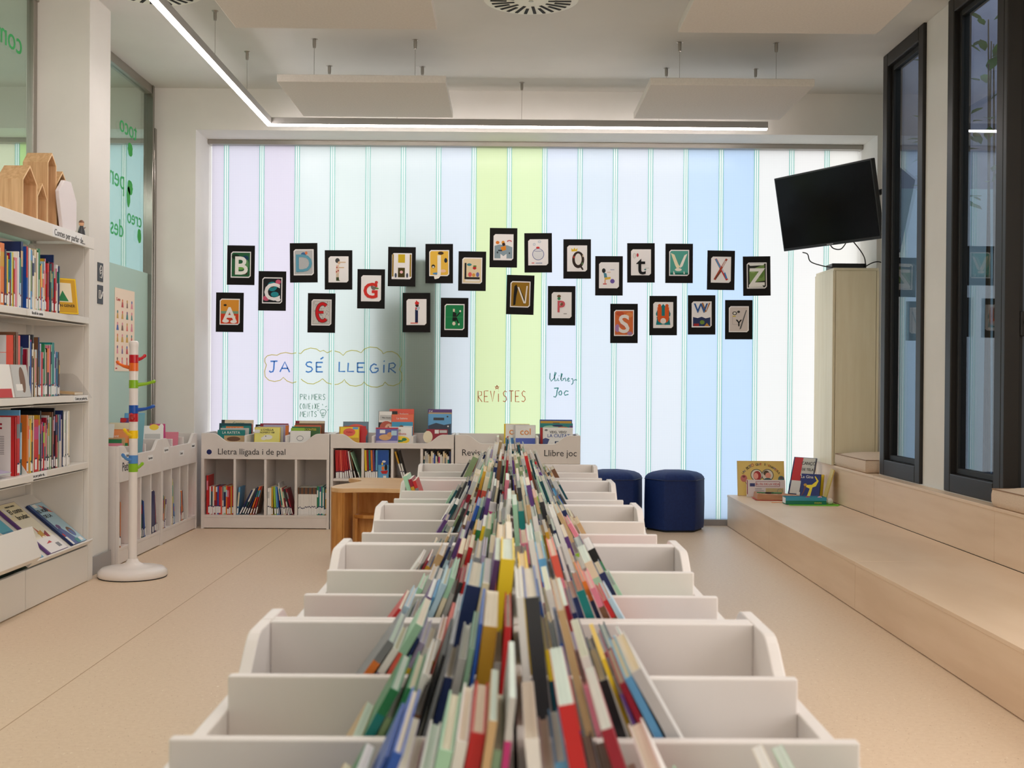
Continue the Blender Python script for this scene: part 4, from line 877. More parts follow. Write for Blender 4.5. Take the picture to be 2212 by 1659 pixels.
tag(MB().prism([(5.935, 2.04), (6.01, 2.105), (6.105, 2.11), (6.182, 2.02), (6.182, 1.872), (6.15, 1.8505), (5.995, 1.8505), (5.945, 2.0)], 'x', -2.288, -2.268).build('cutout_board', mat('white_felt_board', (232, 226, 228), .9), None, 0.003), 'white many sided cut-out board leaning before the last toy house', 'board')
fg = thing('figurine', 'tiny dark robed doll with a brown cap at the end of the bookcase top', 'figurine', (-2.262, 6.235, 1.8505))
MB().lathe([(0, 0), (.020, 0), (.018, .02), (.012, .042), (.008, .05), (0, .051)], 16).build('robe', bm_('charcoal'), fg, smooth=50)
MB().lathe([(0, .046), (.010, .05), (.014, .06), (.012, .07), (0, .074)], 16).build('head', mat('doll_skin', (226, 176, 140), .6), fg, smooth=50)
MB().lathe([(.0142, .066), (.013, .074), (.006, .08), (0, .081)], 16).build('cap', bm_('brown'), fg, smooth=50)
MB().tube([(0, .008, .036), (0.006, .022, .04), (0.008, .034, .046)], [.005, .0045, .003], 8).build('arm', bm_('brown'), fg, smooth=50)
# ---- signs on the column, poster on the partition
def sign(z, label, k):
    s = MB().box(-2.285, -2.281, 6.545, 6.632, z, z + 0.105).build('pictogram_sign', mat('slate_sign', (58, 62, 70), .5), None, 0.001)
    tag(s, label, 'sign', 'pictogram signs on the column')
    P = lambda pts: [(-2.2795, y, zz) for y, zz in pts]
    g = MB()
    if k == 0:
        g.tube(P([(6.575, z + .025), (6.60, z + .02), (6.612, z + .045), (6.606, z + .085), (6.585, z + .09), (6.572, z + .07), (6.578, z + .04)]), .0022, 6).tube(P([(6.58, z + .06), (6.605, z + .066)]), .002, 6).tube(P([(6.583, z + .045), (6.60, z + .05)]), .002, 6)
    else:
        g.tube(P([(6.56, z + .03), (6.56, z + .075), (6.585, z + .075), (6.585, z + .03), (6.56, z + .03)]), .0022, 6).tube(P([(6.59, z + .03), (6.62, z + .07), (6.612, z + .045), (6.598, z + .05)]), .0024, 6)
    g.build('pictogram', WHT, s)
sign(1.634, 'upper dark square sign with a white hand pictogram on the column', 0); sign(1.508, 'lower dark square sign with a white arrow pictogram on the column', 1)
po = MB().box(-2.583, -2.5815, 7.73, 8.14, 1.137, 1.69).build('poster', mat('cream_poster', (246, 226, 204), .6), None)
tag(po, 'cream poster of many small drawn figures taped to the sea green partition', 'poster')
figs = MB(); q = random.Random(5); fc = ['coral', 'royal blue', 'pink', 'mustard', 'purple', 'red', 'teal', 'brown', 'orange']
for r_ in range(6):
    for c_ in range(4):
        y, z = 7.785 + .098 * c_, 1.59 - .078 * r_
        if r_ == 0 and c_ == 0: continue
        w_ = q.uniform(.014, .026)
        figs.prism([(y - w_, z - .024), (y + w_, z - .024), (y + w_ * .5, z + .012), (y - w_ * .5, z + .012)], 'x', -2.5815, -2.5808, q.randrange(9)).prism([(y + .011 * math.cos(a * .7854), z + .02 + .011 * math.sin(a * .7854)) for a in range(8)], 'x', -2.5815, -2.5806, q.randrange(9))
figs.prism(rect(7.75, 7.78, 1.15, 1.16), 'x', -2.5815, -2.5808, 5)
figs.build('drawn_figures', [bm_(c) for c in fc], po)
text('Conte', .032, REDI, (-2.5805, 7.755, 1.605), FACE_X, po, 'poster_title')
# ================================================================== coat rack
cr = thing('coat_rack', 'white children\'s coat rack with coloured rings and pegs on a round base', 'coat rack', (-2.045, 6.44, 0))
MB().lathe([(0, 0), (.178, 0), (.186, .012), (.184, .034), (.165, .05), (.12, .058), (.06, .066), (.035, .082), (.026, .10), (0, .10)], 48).build('base', M_PLASTIC, cr, smooth=50)
MB().lathe([(.181, -.0), (.184, .004), (.18, .006)], 48).build('foot_ring', M_BLACK, cr)
MB().lathe([(.0235, .085), (.0235, 1.275)], 28).build('pole', M_PLASTIC, cr, smooth=60)
MB().lathe([(.0245, 1.262), (.0258, 1.275), (.0255, 1.288), (.018, 1.297), (0, 1.299)], 28).build('cap', M_PLASTIC, cr, smooth=60)
RING = {'red': (196, 26, 38), 'orange': (238, 112, 38), 'lime': (140, 190, 36), 'blue': (22, 84, 176), 'yellow': (250, 208, 10), 'light_blue': (84, 142, 206)}
def ring(z0, z1, c, ang, ln, up=0.02):
    m = mat('gloss_plastic_' + c, RING[c], 0.2)
    o = MB().lathe([(.0236, z0), (.0252, z0 + .001), (.0252, z1 - .001), (.0236, z1)], 28).build('ring', m, cr, smooth=40)
    zc = (z0 + z1) / 2; d = (math.cos(R(ang)), math.sin(R(ang)))
    f = (.5, .8, 1.0)
    pts = [(d[0] * .020, d[1] * .020, zc - .004)] + [(d[0] * (.024 + ln * k), d[1] * (.024 + ln * k), zc - .002 + up * k * k) for k in f]
    last = pts[-1]; pts.append((last[0] + d[0] * .006, last[1] + d[1] * .006, last[2] + .005))
    MB().tube(pts, [.011, .0085, .008, .010, .006], 12).build('peg', m, o, smooth=60)
ring(1.176, 1.221, 'red', 40, .038); ring(1.131, 1.176, 'orange', 175, .068, .028); ring(1.037, 1.082, 'lime', 8, .085, .018); ring(.898, .944, 'blue', 5, .083, .02)
ring(.853, .898, 'red', -80, .055); ring(.761, .805, 'yellow', -105, .06, .03); ring(.623, .669, 'light_blue', -112, .06, .03); ring(.577, .623, 'lime', 60, .04)
# ================================================================== wooden children's table
tb = thing('play_table', 'low curved plywood children\'s table with a notch in its side', 'table', (0, 0, 0))
top = [(-1.012, 6.80), (-.995, 6.735), (-.955, 6.695), (-.925, 6.685), (-.87, 6.70), (-.80, 6.715), (-.72, 6.715), (-.62, 6.70), (-.50, 6.68), (-.455, 6.70), (-.44, 6.78), (-.44, 7.34), (-.50, 7.40), (-.62, 7.41), (-.75, 7.43), (-.88, 7.44), (-.965, 7.42), (-.985, 7.37), (-.95, 7.335), (-.905, 7.29), (-.885, 7.23), (-.89, 7.16), (-.915, 7.08), (-.96, 7.0), (-1.0, 6.90)]
MB().prism(top, 'z', .445, .470).build('table_top', [M_BEECHT], tb, 0.003)
edge_in = [(-.995, 6.86), (-1.001, 6.80), (-.986, 6.742), (-.952, 6.707), (-.925, 6.697)]
def wall_strip(pts, th, z0, z1, name, m):
    L_, Rr = [], []
    for i, p in enumerate(pts):
        a, b = pts[max(i - 1, 0)], pts[min(i + 1, len(pts) - 1)]; dx, dy = b[0] - a[0], b[1] - a[1]; l = math.hypot(dx, dy)
        L_.append((p[0] - dy / l * th / 2, p[1] + dx / l * th / 2)); Rr.append((p[0] + dy / l * th / 2, p[1] - dx / l * th / 2))
    mb = MB()
    for i in range(len(pts) - 1): mb.prism([L_[i], Rr[i], Rr[i + 1], L_[i + 1]], 'z', z0, z1)
    return mb.build(name, m, tb, smooth=35)
wall_strip(edge_in, .018, 0, .445, 'leg_panel', M_BEECH)
wall_strip([(-.927, 6.70), (-.922, 6.80), (-.905, 6.90)], .018, 0, .445, 'leg_panel', M_BEECH)
wall_strip([(-.97, 7.40), (-.955, 7.36), (-.915, 7.30), (-.898, 7.23), (-.90, 7.17)], .018, 0, .445, 'leg_panel', M_BEECH)
wall_strip([(-.868, 6.93), (-.80, 6.98), (-.70, 7.0), (-.60, 6.98), (-.52, 6.93)], .018, 0, .445, 'inner_panel', M_BEECH)
st = thing('stool', 'small curved plywood stool pushed under the low table', 'stool', (-.765, 6.83, 0))
arcp = arc(0, .0, .115, .095, 180, 20, 10)
MB().prism([(-.115, -.005)] + arcp[1:] + [(.108, -.005), (.06, -.03), (0, -.045), (-.06, -.038)], 'z', .285, .305).build('seat', M_BEECH, st, 0.003)
box('leg', M_BEECH, st, -.108, -.09, -.03, .04, 0, .285, .003); box('leg', M_BEECH, st, .085, .103, -.03, .04, 0, .285, .003); box('back_board', M_BEECH, st, -.09, .085, .03, .045, 0, .285)
# ================================================================== hexagonal poufs
def pouf(x, y, rz, label):
    t = thing('pouf', label, 'pouf', (x, y, 0), R(rz), 'navy hexagonal poufs')
    r = .222
    def hexo(r_, rc=.02):
        pts = []
        for k in range(6):
            a = R(60 * k); c = Vector((r_ * math.cos(a), r_ * math.sin(a)))
            for s_ in (-1, 0, 1):
                b = R(60 * k + 120 * s_ / 1.0) if False else a + R(12 * s_ * .25)
                pts.append((r_ * (1 - .004 * abs(s_)) * math.cos(b), r_ * (1 - .004 * abs(s_)) * math.sin(b)))
        return pts
    def loft(levels, name, m):
        mb = MB(); n = 18; vs = []
        for s_, z in levels: vs += [(x_ * s_, y_ * s_, z) for x_, y_ in hexo(r)]
        fs = []
        for i in range(len(levels) - 1):
            for k in range(n):
                k2 = (k + 1) % n; fs.append((i * n + k, i * n + k2, (i + 1) * n + k2, (i + 1) * n + k))
        fs += [tuple(range(n))[::-1], tuple(range((len(levels) - 1) * n, len(levels) * n))]
        return mb.add(vs, fs).build(name, m, t, smooth=38)
    loft([(.94, .012), (.985, .016), (1.0, .05), (1.01, .20), (1.0, .375)], 'body', M_NAVY)
    loft([(1.0, .377), (.985, .392), (.90, .412), (.74, .427), (.5, .436), (.2, .44), (.02, .441)], 'cushion_top', M_NAVY)
    h = hexo(r * 1.003); MB().tube([(p[0], p[1], .376) for p in h + h[:1]], .0035, 6).build('piping', M_NAVYD, t)
    loft([(.92, 0.0), (.92, .013)], 'foot_plate', M_BLACK)
pouf(1.258, 8.655, 3, 'navy hexagonal pouf with dark piping, wholly visible beside the central row'); pouf(.80, 8.66, 8, 'navy hexagonal pouf half hidden behind the central row of bins')
# ================================================================== stepped bench along the right wall
sb = thing('stepped_bench', 'two step birch plywood seating bench along the right wall', 'bench', (0, 0, 0))
ys = [8.86, 7.46, 5.62, 3.78, 1.94]
for i in range(4):
    a, b = ys[i + 1] + .0012, ys[i] - .0012
    box('riser', M_BIRCH, sb, 1.692, 1.710, a, b, 0.004, .219, .001); box('tread', M_BIRCH, sb, 1.688, 2.358, a, b, .220, .237, .0015)
    box('riser', M_BIRCH, sb, 2.362, 2.380, a, b, .238, .4855, .001); box('tread', M_BIRCH, sb, 2.357, 2.55 if i == 1 else 2.915, a, b, .486, .503, .0015)
box('end_board', M_BIRCH, sb, 1.695, 2.36, 8.861, 8.876, 0.0, .236); box('end_board', M_BIRCH, sb, 2.36, 2.915, 8.861, 8.876, 0, .502)
MB().box(1.72, 2.36, 1.94, 8.85, 0.0, .21).box(2.39, 2.915, 1.94, 5.62, 0.0, .45).box(2.39, 2.55, 5.62, 7.46, 0.0, .45).box(2.39, 2.915, 7.60, 8.85, 0.0, .45).build('core', M_BLACK, sb)
S('trim_3', M_WALL, 'white sill under the dark framed windows', (XW + 0.005, XW + 0.20, 5.70, 7.56, .5035, .5068))
def cushion(x, y0, y1, w, label):
    t = thing('seat_cushion', label, 'cushion', (x, (y0 + y1) / 2, .5035), 0, 'beige seat cushions on the bench')
    a, b, h = w / 2, (y1 - y0) / 2, .085
    n = 12; grid = []
    mb = MB(); vs = []
    for i in range(n + 1):
        for j in range(n + 1):
            u, v = i / n * 2 - 1, j / n * 2 - 1
            vs.append((u * a, v * b, h + .028 * (1 - u ** 4) * (1 - v ** 4)))
    fs = [(i * (n + 1) + j, (i + 1) * (n + 1) + j, (i + 1) * (n + 1) + j + 1, i * (n + 1) + j + 1) for i in range(n) for j in range(n)]
    mb.add(vs, fs).build('top_cover', M_CUSH, t, smooth=60)
    sd = MB()
    lv = [(.96, 0), (.995, .006), (1.012, .03), (1.012, .06), (1.0, h)]
    per = [(-1 + 2 * k / n, -1) for k in range(n)] + [(1, -1 + 2 * k / n) for k in range(n)] + [(1 - 2 * k / n, 1) for k in range(n)] + [(-1, 1 - 2 * k / n) for k in range(n)]
    vs = [(u * (a - .012 + .012 * s_ if abs(u) == 1 else a) * 1.0, v * b, z) for s_, z in lv for u, v in per]
    vs = [(u * a * (s_ if abs(u) > .999 else 1), v * b * (s_ if abs(v) > .999 else 1), z) for s_, z in lv for u, v in per]
    m_ = len(per); fs = [(i * m_ + k, i * m_ + (k + 1) % m_, (i + 1) * m_ + (k + 1) % m_, (i + 1) * m_ + k) for i in range(4) for k in range(m_)] + [tuple(range(m_))[::-1]]
    sd.add(vs, fs).build('side_cover', M_CUSH, t, smooth=60)
    MB().tube([(u * a * 1.002, v * b * 1.002, h) for u, v in per + per[:1]], .0032, 6, caps=False).build('piping', M_PIPE, t)
cushion(2.635, 7.63, 8.33, .55, 'beige seat cushion in the alcove under the television'); cushion(2.635, 4.75, 5.64, .55, 'beige seat cushion at the near end of the window bay')
# ================================================================== cabinet, television and box
tc = thing('tall_cabinet', 'tall pale maple cabinet standing on the bench under the television', 'cabinet', (2.508, 8.615, .5035))
for nm, b_ in (('side_panel', (-.166, -.148, -.245, .245, 0, 1.395)), ('side_panel', (.148, .166, -.245, .245, 0, 1.395)), ('front_panel', (-.145, .145, -.247, -.23, .004, 1.395)), ('back_panel', (-.148, .148, .23, .245, 0, 1.395)), ('top_board', (-.160, .163, -.24, .24, 1.396, 1.416))):
    box(nm, M_MAPLE, tc, *b_, bevel=.002)
bx = MB().box(-.125, .125, -.08, .08, 0.004, .042).build('media_box', mat('black_box_metal', (24, 24, 26), .4), None, .004)
bx.location = (2.49, 8.56, 1.9205); tag(bx, 'flat black media box on top of the maple cabinet', 'media player')
box('foot', M_BLACK, bx, -.11, .11, -.07, .07, 0, .004)
tvw, tvh = .935, .535
e1_ = Vector((2.445 - 1.995, 7.745 - 8.55, 0)).normalized()          # along the screen, left to right
nrm = Vector((e1_.y, -e1_.x, 0)).normalized()
if nrm.y > 0: nrm = -nrm
ta = R(11)
up_ = (Vector((0, 0, 1)) * math.cos(ta) + nrm * math.sin(ta)).normalized(); fr_ = e1_.cross(up_).normalized()
cen = Vector(((1.995 + 2.445) / 2, (8.55 + 7.745) / 2, 2.318))
tv = thing('television', 'large black flat television tilted down on a wall arm above the cabinet', 'television')
tv.matrix_world = Matrix(((e1_.x, -fr_.x, up_.x, cen.x), (e1_.y, -fr_.y, up_.y, cen.y), (e1_.z, -fr_.z, up_.z, cen.z), (0, 0, 0, 1)))
box('housing', mat('tv_black', (14, 14, 15), .35), tv, -tvw / 2, tvw / 2, 0, .035, -tvh / 2, tvh / 2, .004)
box('screen', M_SCREEN, tv, -tvw / 2 + .012, tvw / 2 - .012, -.0015, 0, -tvh / 2 + .02, tvh / 2 - .012)
MB().box(-.03, .03, -.002, 0, -tvh / 2 + .006, -tvh / 2 + .013).build('maker_mark', mat('pale_mark', (150, 150, 150), .4), tv)
box('rear_cover', M_BLACK, tv, -.30, .30, .035, .075, -.2, .16, .01)
MB().tube([(.05, .07, 0), (.10, .20, .02), (.30, .42, .06)], .02, 10).build('wall_arm', M_BLACK, tv, smooth=50)
def cable(pts, label, r=.004):
    P = [Vector(p) for p in pts]; out = []
    for i in range(len(P) - 1):
        p0, p1, p2, p3 = P[max(i - 1, 0)], P[i], P[i + 1], P[min(i + 2, len(P) - 1)]
        for k in range(6):
            u = k / 6; out.append(.5 * ((2 * p1) + (p2 - p0) * u + (2 * p0 - 5 * p1 + 4 * p2 - p3) * u * u + (3 * p1 - p0 - 3 * p2 + p3) * u ** 3))
    out.append(P[-1])
    o = MB().tube(out, r, 8).build('cable', M_BLACK, None, smooth=60)
    if label is None:
        o.parent = tv; o.matrix_parent_inverse = tv.matrix_world.inverted()
    else: tag(o, label, 'cable', 'television cables')
cable([(2.13, 8.40, 2.03), (2.17, 8.42, 2.02), (2.20, 8.45, 1.97), (2.28, 8.44, 1.94), (2.355, 8.42, 1.925)], 'black cable drooping from the television corner to the cabinet edge')
cable([(2.40, 8.10, 2.08), (2.50, 8.25, 2.03), (2.58, 8.42, 2.0), (2.60, 8.46, 1.965), (2.61, 8.49, 1.93)], 'black cable running from the television down to the media box')
cable([(2.27, 8.222, 2.088), (2.30, 8.235, 2.045), (2.35, 8.21, 2.035), (2.38, 8.172, 2.082)], None)
cable([(2.60, 8.48, 1.935), (2.65, 8.47, 1.965), (2.70, 8.47, 1.975), (2.76, 8.50, 1.96)], 'black cable arching from the media box to the wall')
cable([(2.385, 8.55, 1.925), (2.37, 8.54, 1.94), (2.372, 8.56, 1.935), (2.388, 8.58, 1.926)], 'small black cable loop beside the media box')
# ================================================================== books and craft things on the bench end
gB = 'books shown on the far end of the bench'
def placed(c, t, h, w, label, loc, rz, tilt, art=(), txt=(), roll=0):
    o = book(label, c, t, h, w, (0, 0, 0), (0, 0, 0), gB, True, None, None, 'picture_book', spine=[])
    o.matrix_world = Matrix.Translation(loc) @ Matrix.Rotation(R(rz - 90), 4, 'Z') @ Matrix.Rotation(R(tilt), 4, 'Y') @ Matrix.Rotation(R(roll), 4, 'X')
    if art: cover_art(o, t, art)
    for body, s, yy, zz, m in txt: cover_text(o, t, body, s, yy, zz, m)
    return o
BT = .2375
o = placed('mustard', .012, .262, .355, 'wide yellow picture book titled Un botó que s\'enamora against the glass', (1.757, 8.80, BT + .001), 0, -9, [((226, 196, 112), rect(.002, .353, .002, .26)), ((50, 60, 60), ell(.145, .155, .046, .046)), ((50, 60, 60), ell(.228, .155, .046, .046)), ((226, 218, 206), ell(.145, .155, .041, .041)), ((226, 218, 206), ell(.228, .155, .041, .041)), ((170, 38, 42), ell(.15, .15, .03, .036)), ((238, 160, 146), ell(.14, .148, .018, .024)), ((84, 66, 44), ell(.218, .17, .022, .02)), ((232, 160, 140), ell(.232, .152, .022, .022)), ((38, 84, 92), ell(.228, .12, .028, .014)), ((196, 110, 104), ell(.048, .13, .025, .027)), ((120, 50, 50), ell(.048, .143, .012, .008)), ((70, 104, 112), ell(.33, .125, .023, .025)), ((110, 60, 60), ell(.33, .135, .01, .007)), ('brown', [(.055, .105), (.08, .06), (.083, .062), (.058, .106)])])
for k, ch in enumerate("UN BOTÓ QUE S'ENAMORA"):
    a_r = R(142 - 104 * k / 20)
    if ch == ' ': continue
    m_ = (M_INK, BLUI, REDI, M_INK)[k % 4]
    cu = text(ch, .03 if 2 < k < 7 else .024, m_, (.006 + .0024, .178 + .165 * math.cos(a_r) * 1.0, .065 + .165 * math.sin(a_r)), (0, 0, 0), o, 'cover_title', 'CENTER')
    cu.rotation_euler = (R(90), 0, R(90)); cu.rotation_euler = (Matrix.Rotation(R(90), 3, 'Z') @ Matrix.Rotation(R(90), 3, 'X') @ Matrix.Rotation(a_r - R(90), 3, 'Z')).to_euler()
o = placed('white', .014, .128, .285, 'small white box book titled El fil de la vida before the yellow book', (1.805, 8.70, BT + .001), -1, -6, [('crimson', rect(0, .006, .02, .125)), ((224, 214, 218), rect(.006, .283, .003, .126)), ((52, 58, 120), rect(.022, .060, .078, .102)), ((150, 60, 84), rect(.066, .245, .078, .116)), ((232, 224, 228), rect(.069, .242, .081, .113)), ((196, 180, 130), rect(.14, .272, .02, .066)), ('grey', ell(.245, .045, .02, .018)), ((196, 180, 130), ell(.245, .045, .017, .015)), ('grey', rect(.06, .11, .058, .062)), ('grey', rect(.06, .125, .045, .048))], [('EL FIL DE LA VIDA', .022, .155, .089, REDI)])
o = placed('navy', .012, .30, .20, 'tall thin grey and red picture book leaning towards the riser', (2.135, 8.80, BT + .003), -50, -16, [('red', rect(.01, .09, .12, .297)), ((200, 196, 186), rect(.085, .195, .16, .297)), ((222, 220, 216), rect(.015, .19, .02, .12)), ('charcoal', rect(.10, .13, .03, .11)), ('white', rect(.08, .12, .012, .035))], [('CANÇÓ', .034, .14, .245, M_INK), ('DE TELA', .028, .14, .20, M_INK)])
o = placed('navy', .014, .185, .145, 'navy picture book titled La Gina with a yellow acrobat', (2.175, 8.60, BT + .003), -32, -14, [((24, 44, 120), rect(.002, .143, .002, .183)), ((246, 224, 50), [(.03, .10), (.085, .105), (.118, .135), (.10, .165), (.105, .17), (.132, .135), (.115, .095), (.09, .085), (.075, .0), (.05, .003), (.07, .075), (.045, .085)]), ((120, 66, 50), [(.03, .098), (.045, .098), (.03, .05), (.015, .02), (.012, .022), (.024, .055)]), ('mustard', ell(.035, .102, .012, .010))], [('La Gina', .03, .045, .152, WHT)])
placed('mustard', .012, .18, .12, 'mustard yellow picture book standing behind the navy one', (2.232, 8.635, BT + .003), -34, -14, [('yellow', rect(.0, .12, .0, .178))])
gl = MB().box(-.004, .004, 0, .15, 0, .245).build('glitter_card', noise_mat('gold_glitter', (196, 168, 80), (224, 200, 118), 400, rough=.45), None)
gl.matrix_world = Matrix.Translation((2.275, 8.22, BT + .001)) @ Matrix.Rotation(R(60 - 90), 4, 'Z') @ Matrix.Rotation(R(15), 4, 'Y') if False else Matrix.Translation((2.268, 8.26, BT + .002)) @ Matrix.Rotation(R(-8), 4, 'Z') @ Matrix.Rotation(R(15), 4, 'Y')
tag(gl, 'gold glitter card leaning on the bench riser', 'card')
bk_ = thing('open_book', 'thick book with tan pages lying open over its red cover', 'book', (1.815, 8.45, BT), R(-4))
MB().prism([(0, .006), (.02, .0), (.30, .0), (.36, .004), (.36, .006), (.30, .003), (.02, .003), (0, .009)], 'y', 0, .20).build('cover', bm_('red'), bk_)
MB().prism([(.012, .004), (.33, .004), (.345, .026), (.20, .040), (.018, .048)], 'y', .004, .196).build('page_block', noise_mat('tan_page_edges', (176, 120, 88), (206, 156, 122), 4, (2, 2, 220), rough=.8), bk_)
pn = MB().tube([(1.84, 8.52, .2875), (2.02, 8.50, .2875)], [.005, .005], 8).build('pen', bm_('green'), None, smooth=60); tag(pn, 'pen lying across the pages of the thick book', 'pen')
box('grip', bm_('black'), pn, 1.90, 1.96, 8.504, 8.516, .2825, .2935)
gs_ = MB(); gs_.prism([(0, 0), (.33, -.02), (.37, .06), (.33, .20), (.02, .18)], 'z', 0, .002)
gsh = gs_.build('felt_sheet', mat('lime_felt', (112, 196, 48), .8), None); gsh.location = (1.985, 8.12, BT); tag(gsh, 'bright lime felt sheet under the blue and green box', 'felt sheet')
cbx = thing('craft_box', 'blue and green cardboard box lying on the lime felt sheet', 'box', (1.972, 8.18, BT + .0025))
MB().box(0, .285, 0, .004, 0, .026).box(0, .285, .10, .104, 0, .026).box(0, .004, .004, .10, 0, .05).box(.281, .285, .004, .10, 0, .05).box(.004, .281, .004, .10, 0, .004).build('lower_half', mat('box_green', (24, 124, 104), .5), cbx)
MB().box(0, .285, -.001, .004, .026, .050).box(0, .285, .10, .105, .026, .050).build('upper_half', mat('box_blue', (64, 158, 196), .5), cbx)
MB().box(-.001, .0, .01, .095, .006, .045).build('end_label', M_STICK, cbx)
text('ENIGMA', .014, YELI, (.20, -.0006, .006), FACE_Y, cbx, 'box_lettering')
for (x, y, c, lab) in ((2.14, 8.235, 'crimson', 'dark red yarn ball in the craft box'), (2.225, 8.235, 'pink', 'rose yarn ball at the end of the craft box')):
    tag(MB().lathe([(0, -.024)] + [(.024 * math.cos(R(a)), .024 * math.sin(R(a))) for a in range(-75, 90, 15)] + [(0, .024)], 16, (x, y, BT + .031)).build('yarn_ball', noise_mat('yarn_' + c, PAL[c], tuple(min(255, v + 40) for v in PAL[c]), 160, rough=.9), None, smooth=60), lab, 'yarn ball')
tag(MB().lathe([(0, -.022)] + [(.022 * math.cos(R(a)), .022 * math.sin(R(a))) for a in range(-75, 90, 15)] + [(0, .022)], 16, (2.285, 8.19, BT + .0245)).build('yarn_ball', noise_mat('yarn_white', (206, 198, 190), (236, 230, 224), 160, rough=.9), None, smooth=60), 'white yarn ball beside the end of the craft box', 'yarn ball')
tag(MB().prism([(0, 0), (.05, .012), (.085, .005), (.088, .014), (.05, .024), (.0, .012)], 'z', 0, .002).build('ribbon', mat('orange_ribbon', (240, 140, 40), .6), None), 'orange ribbon end sticking out before the thick book', 'ribbon').location = (1.90, 8.30, BT)
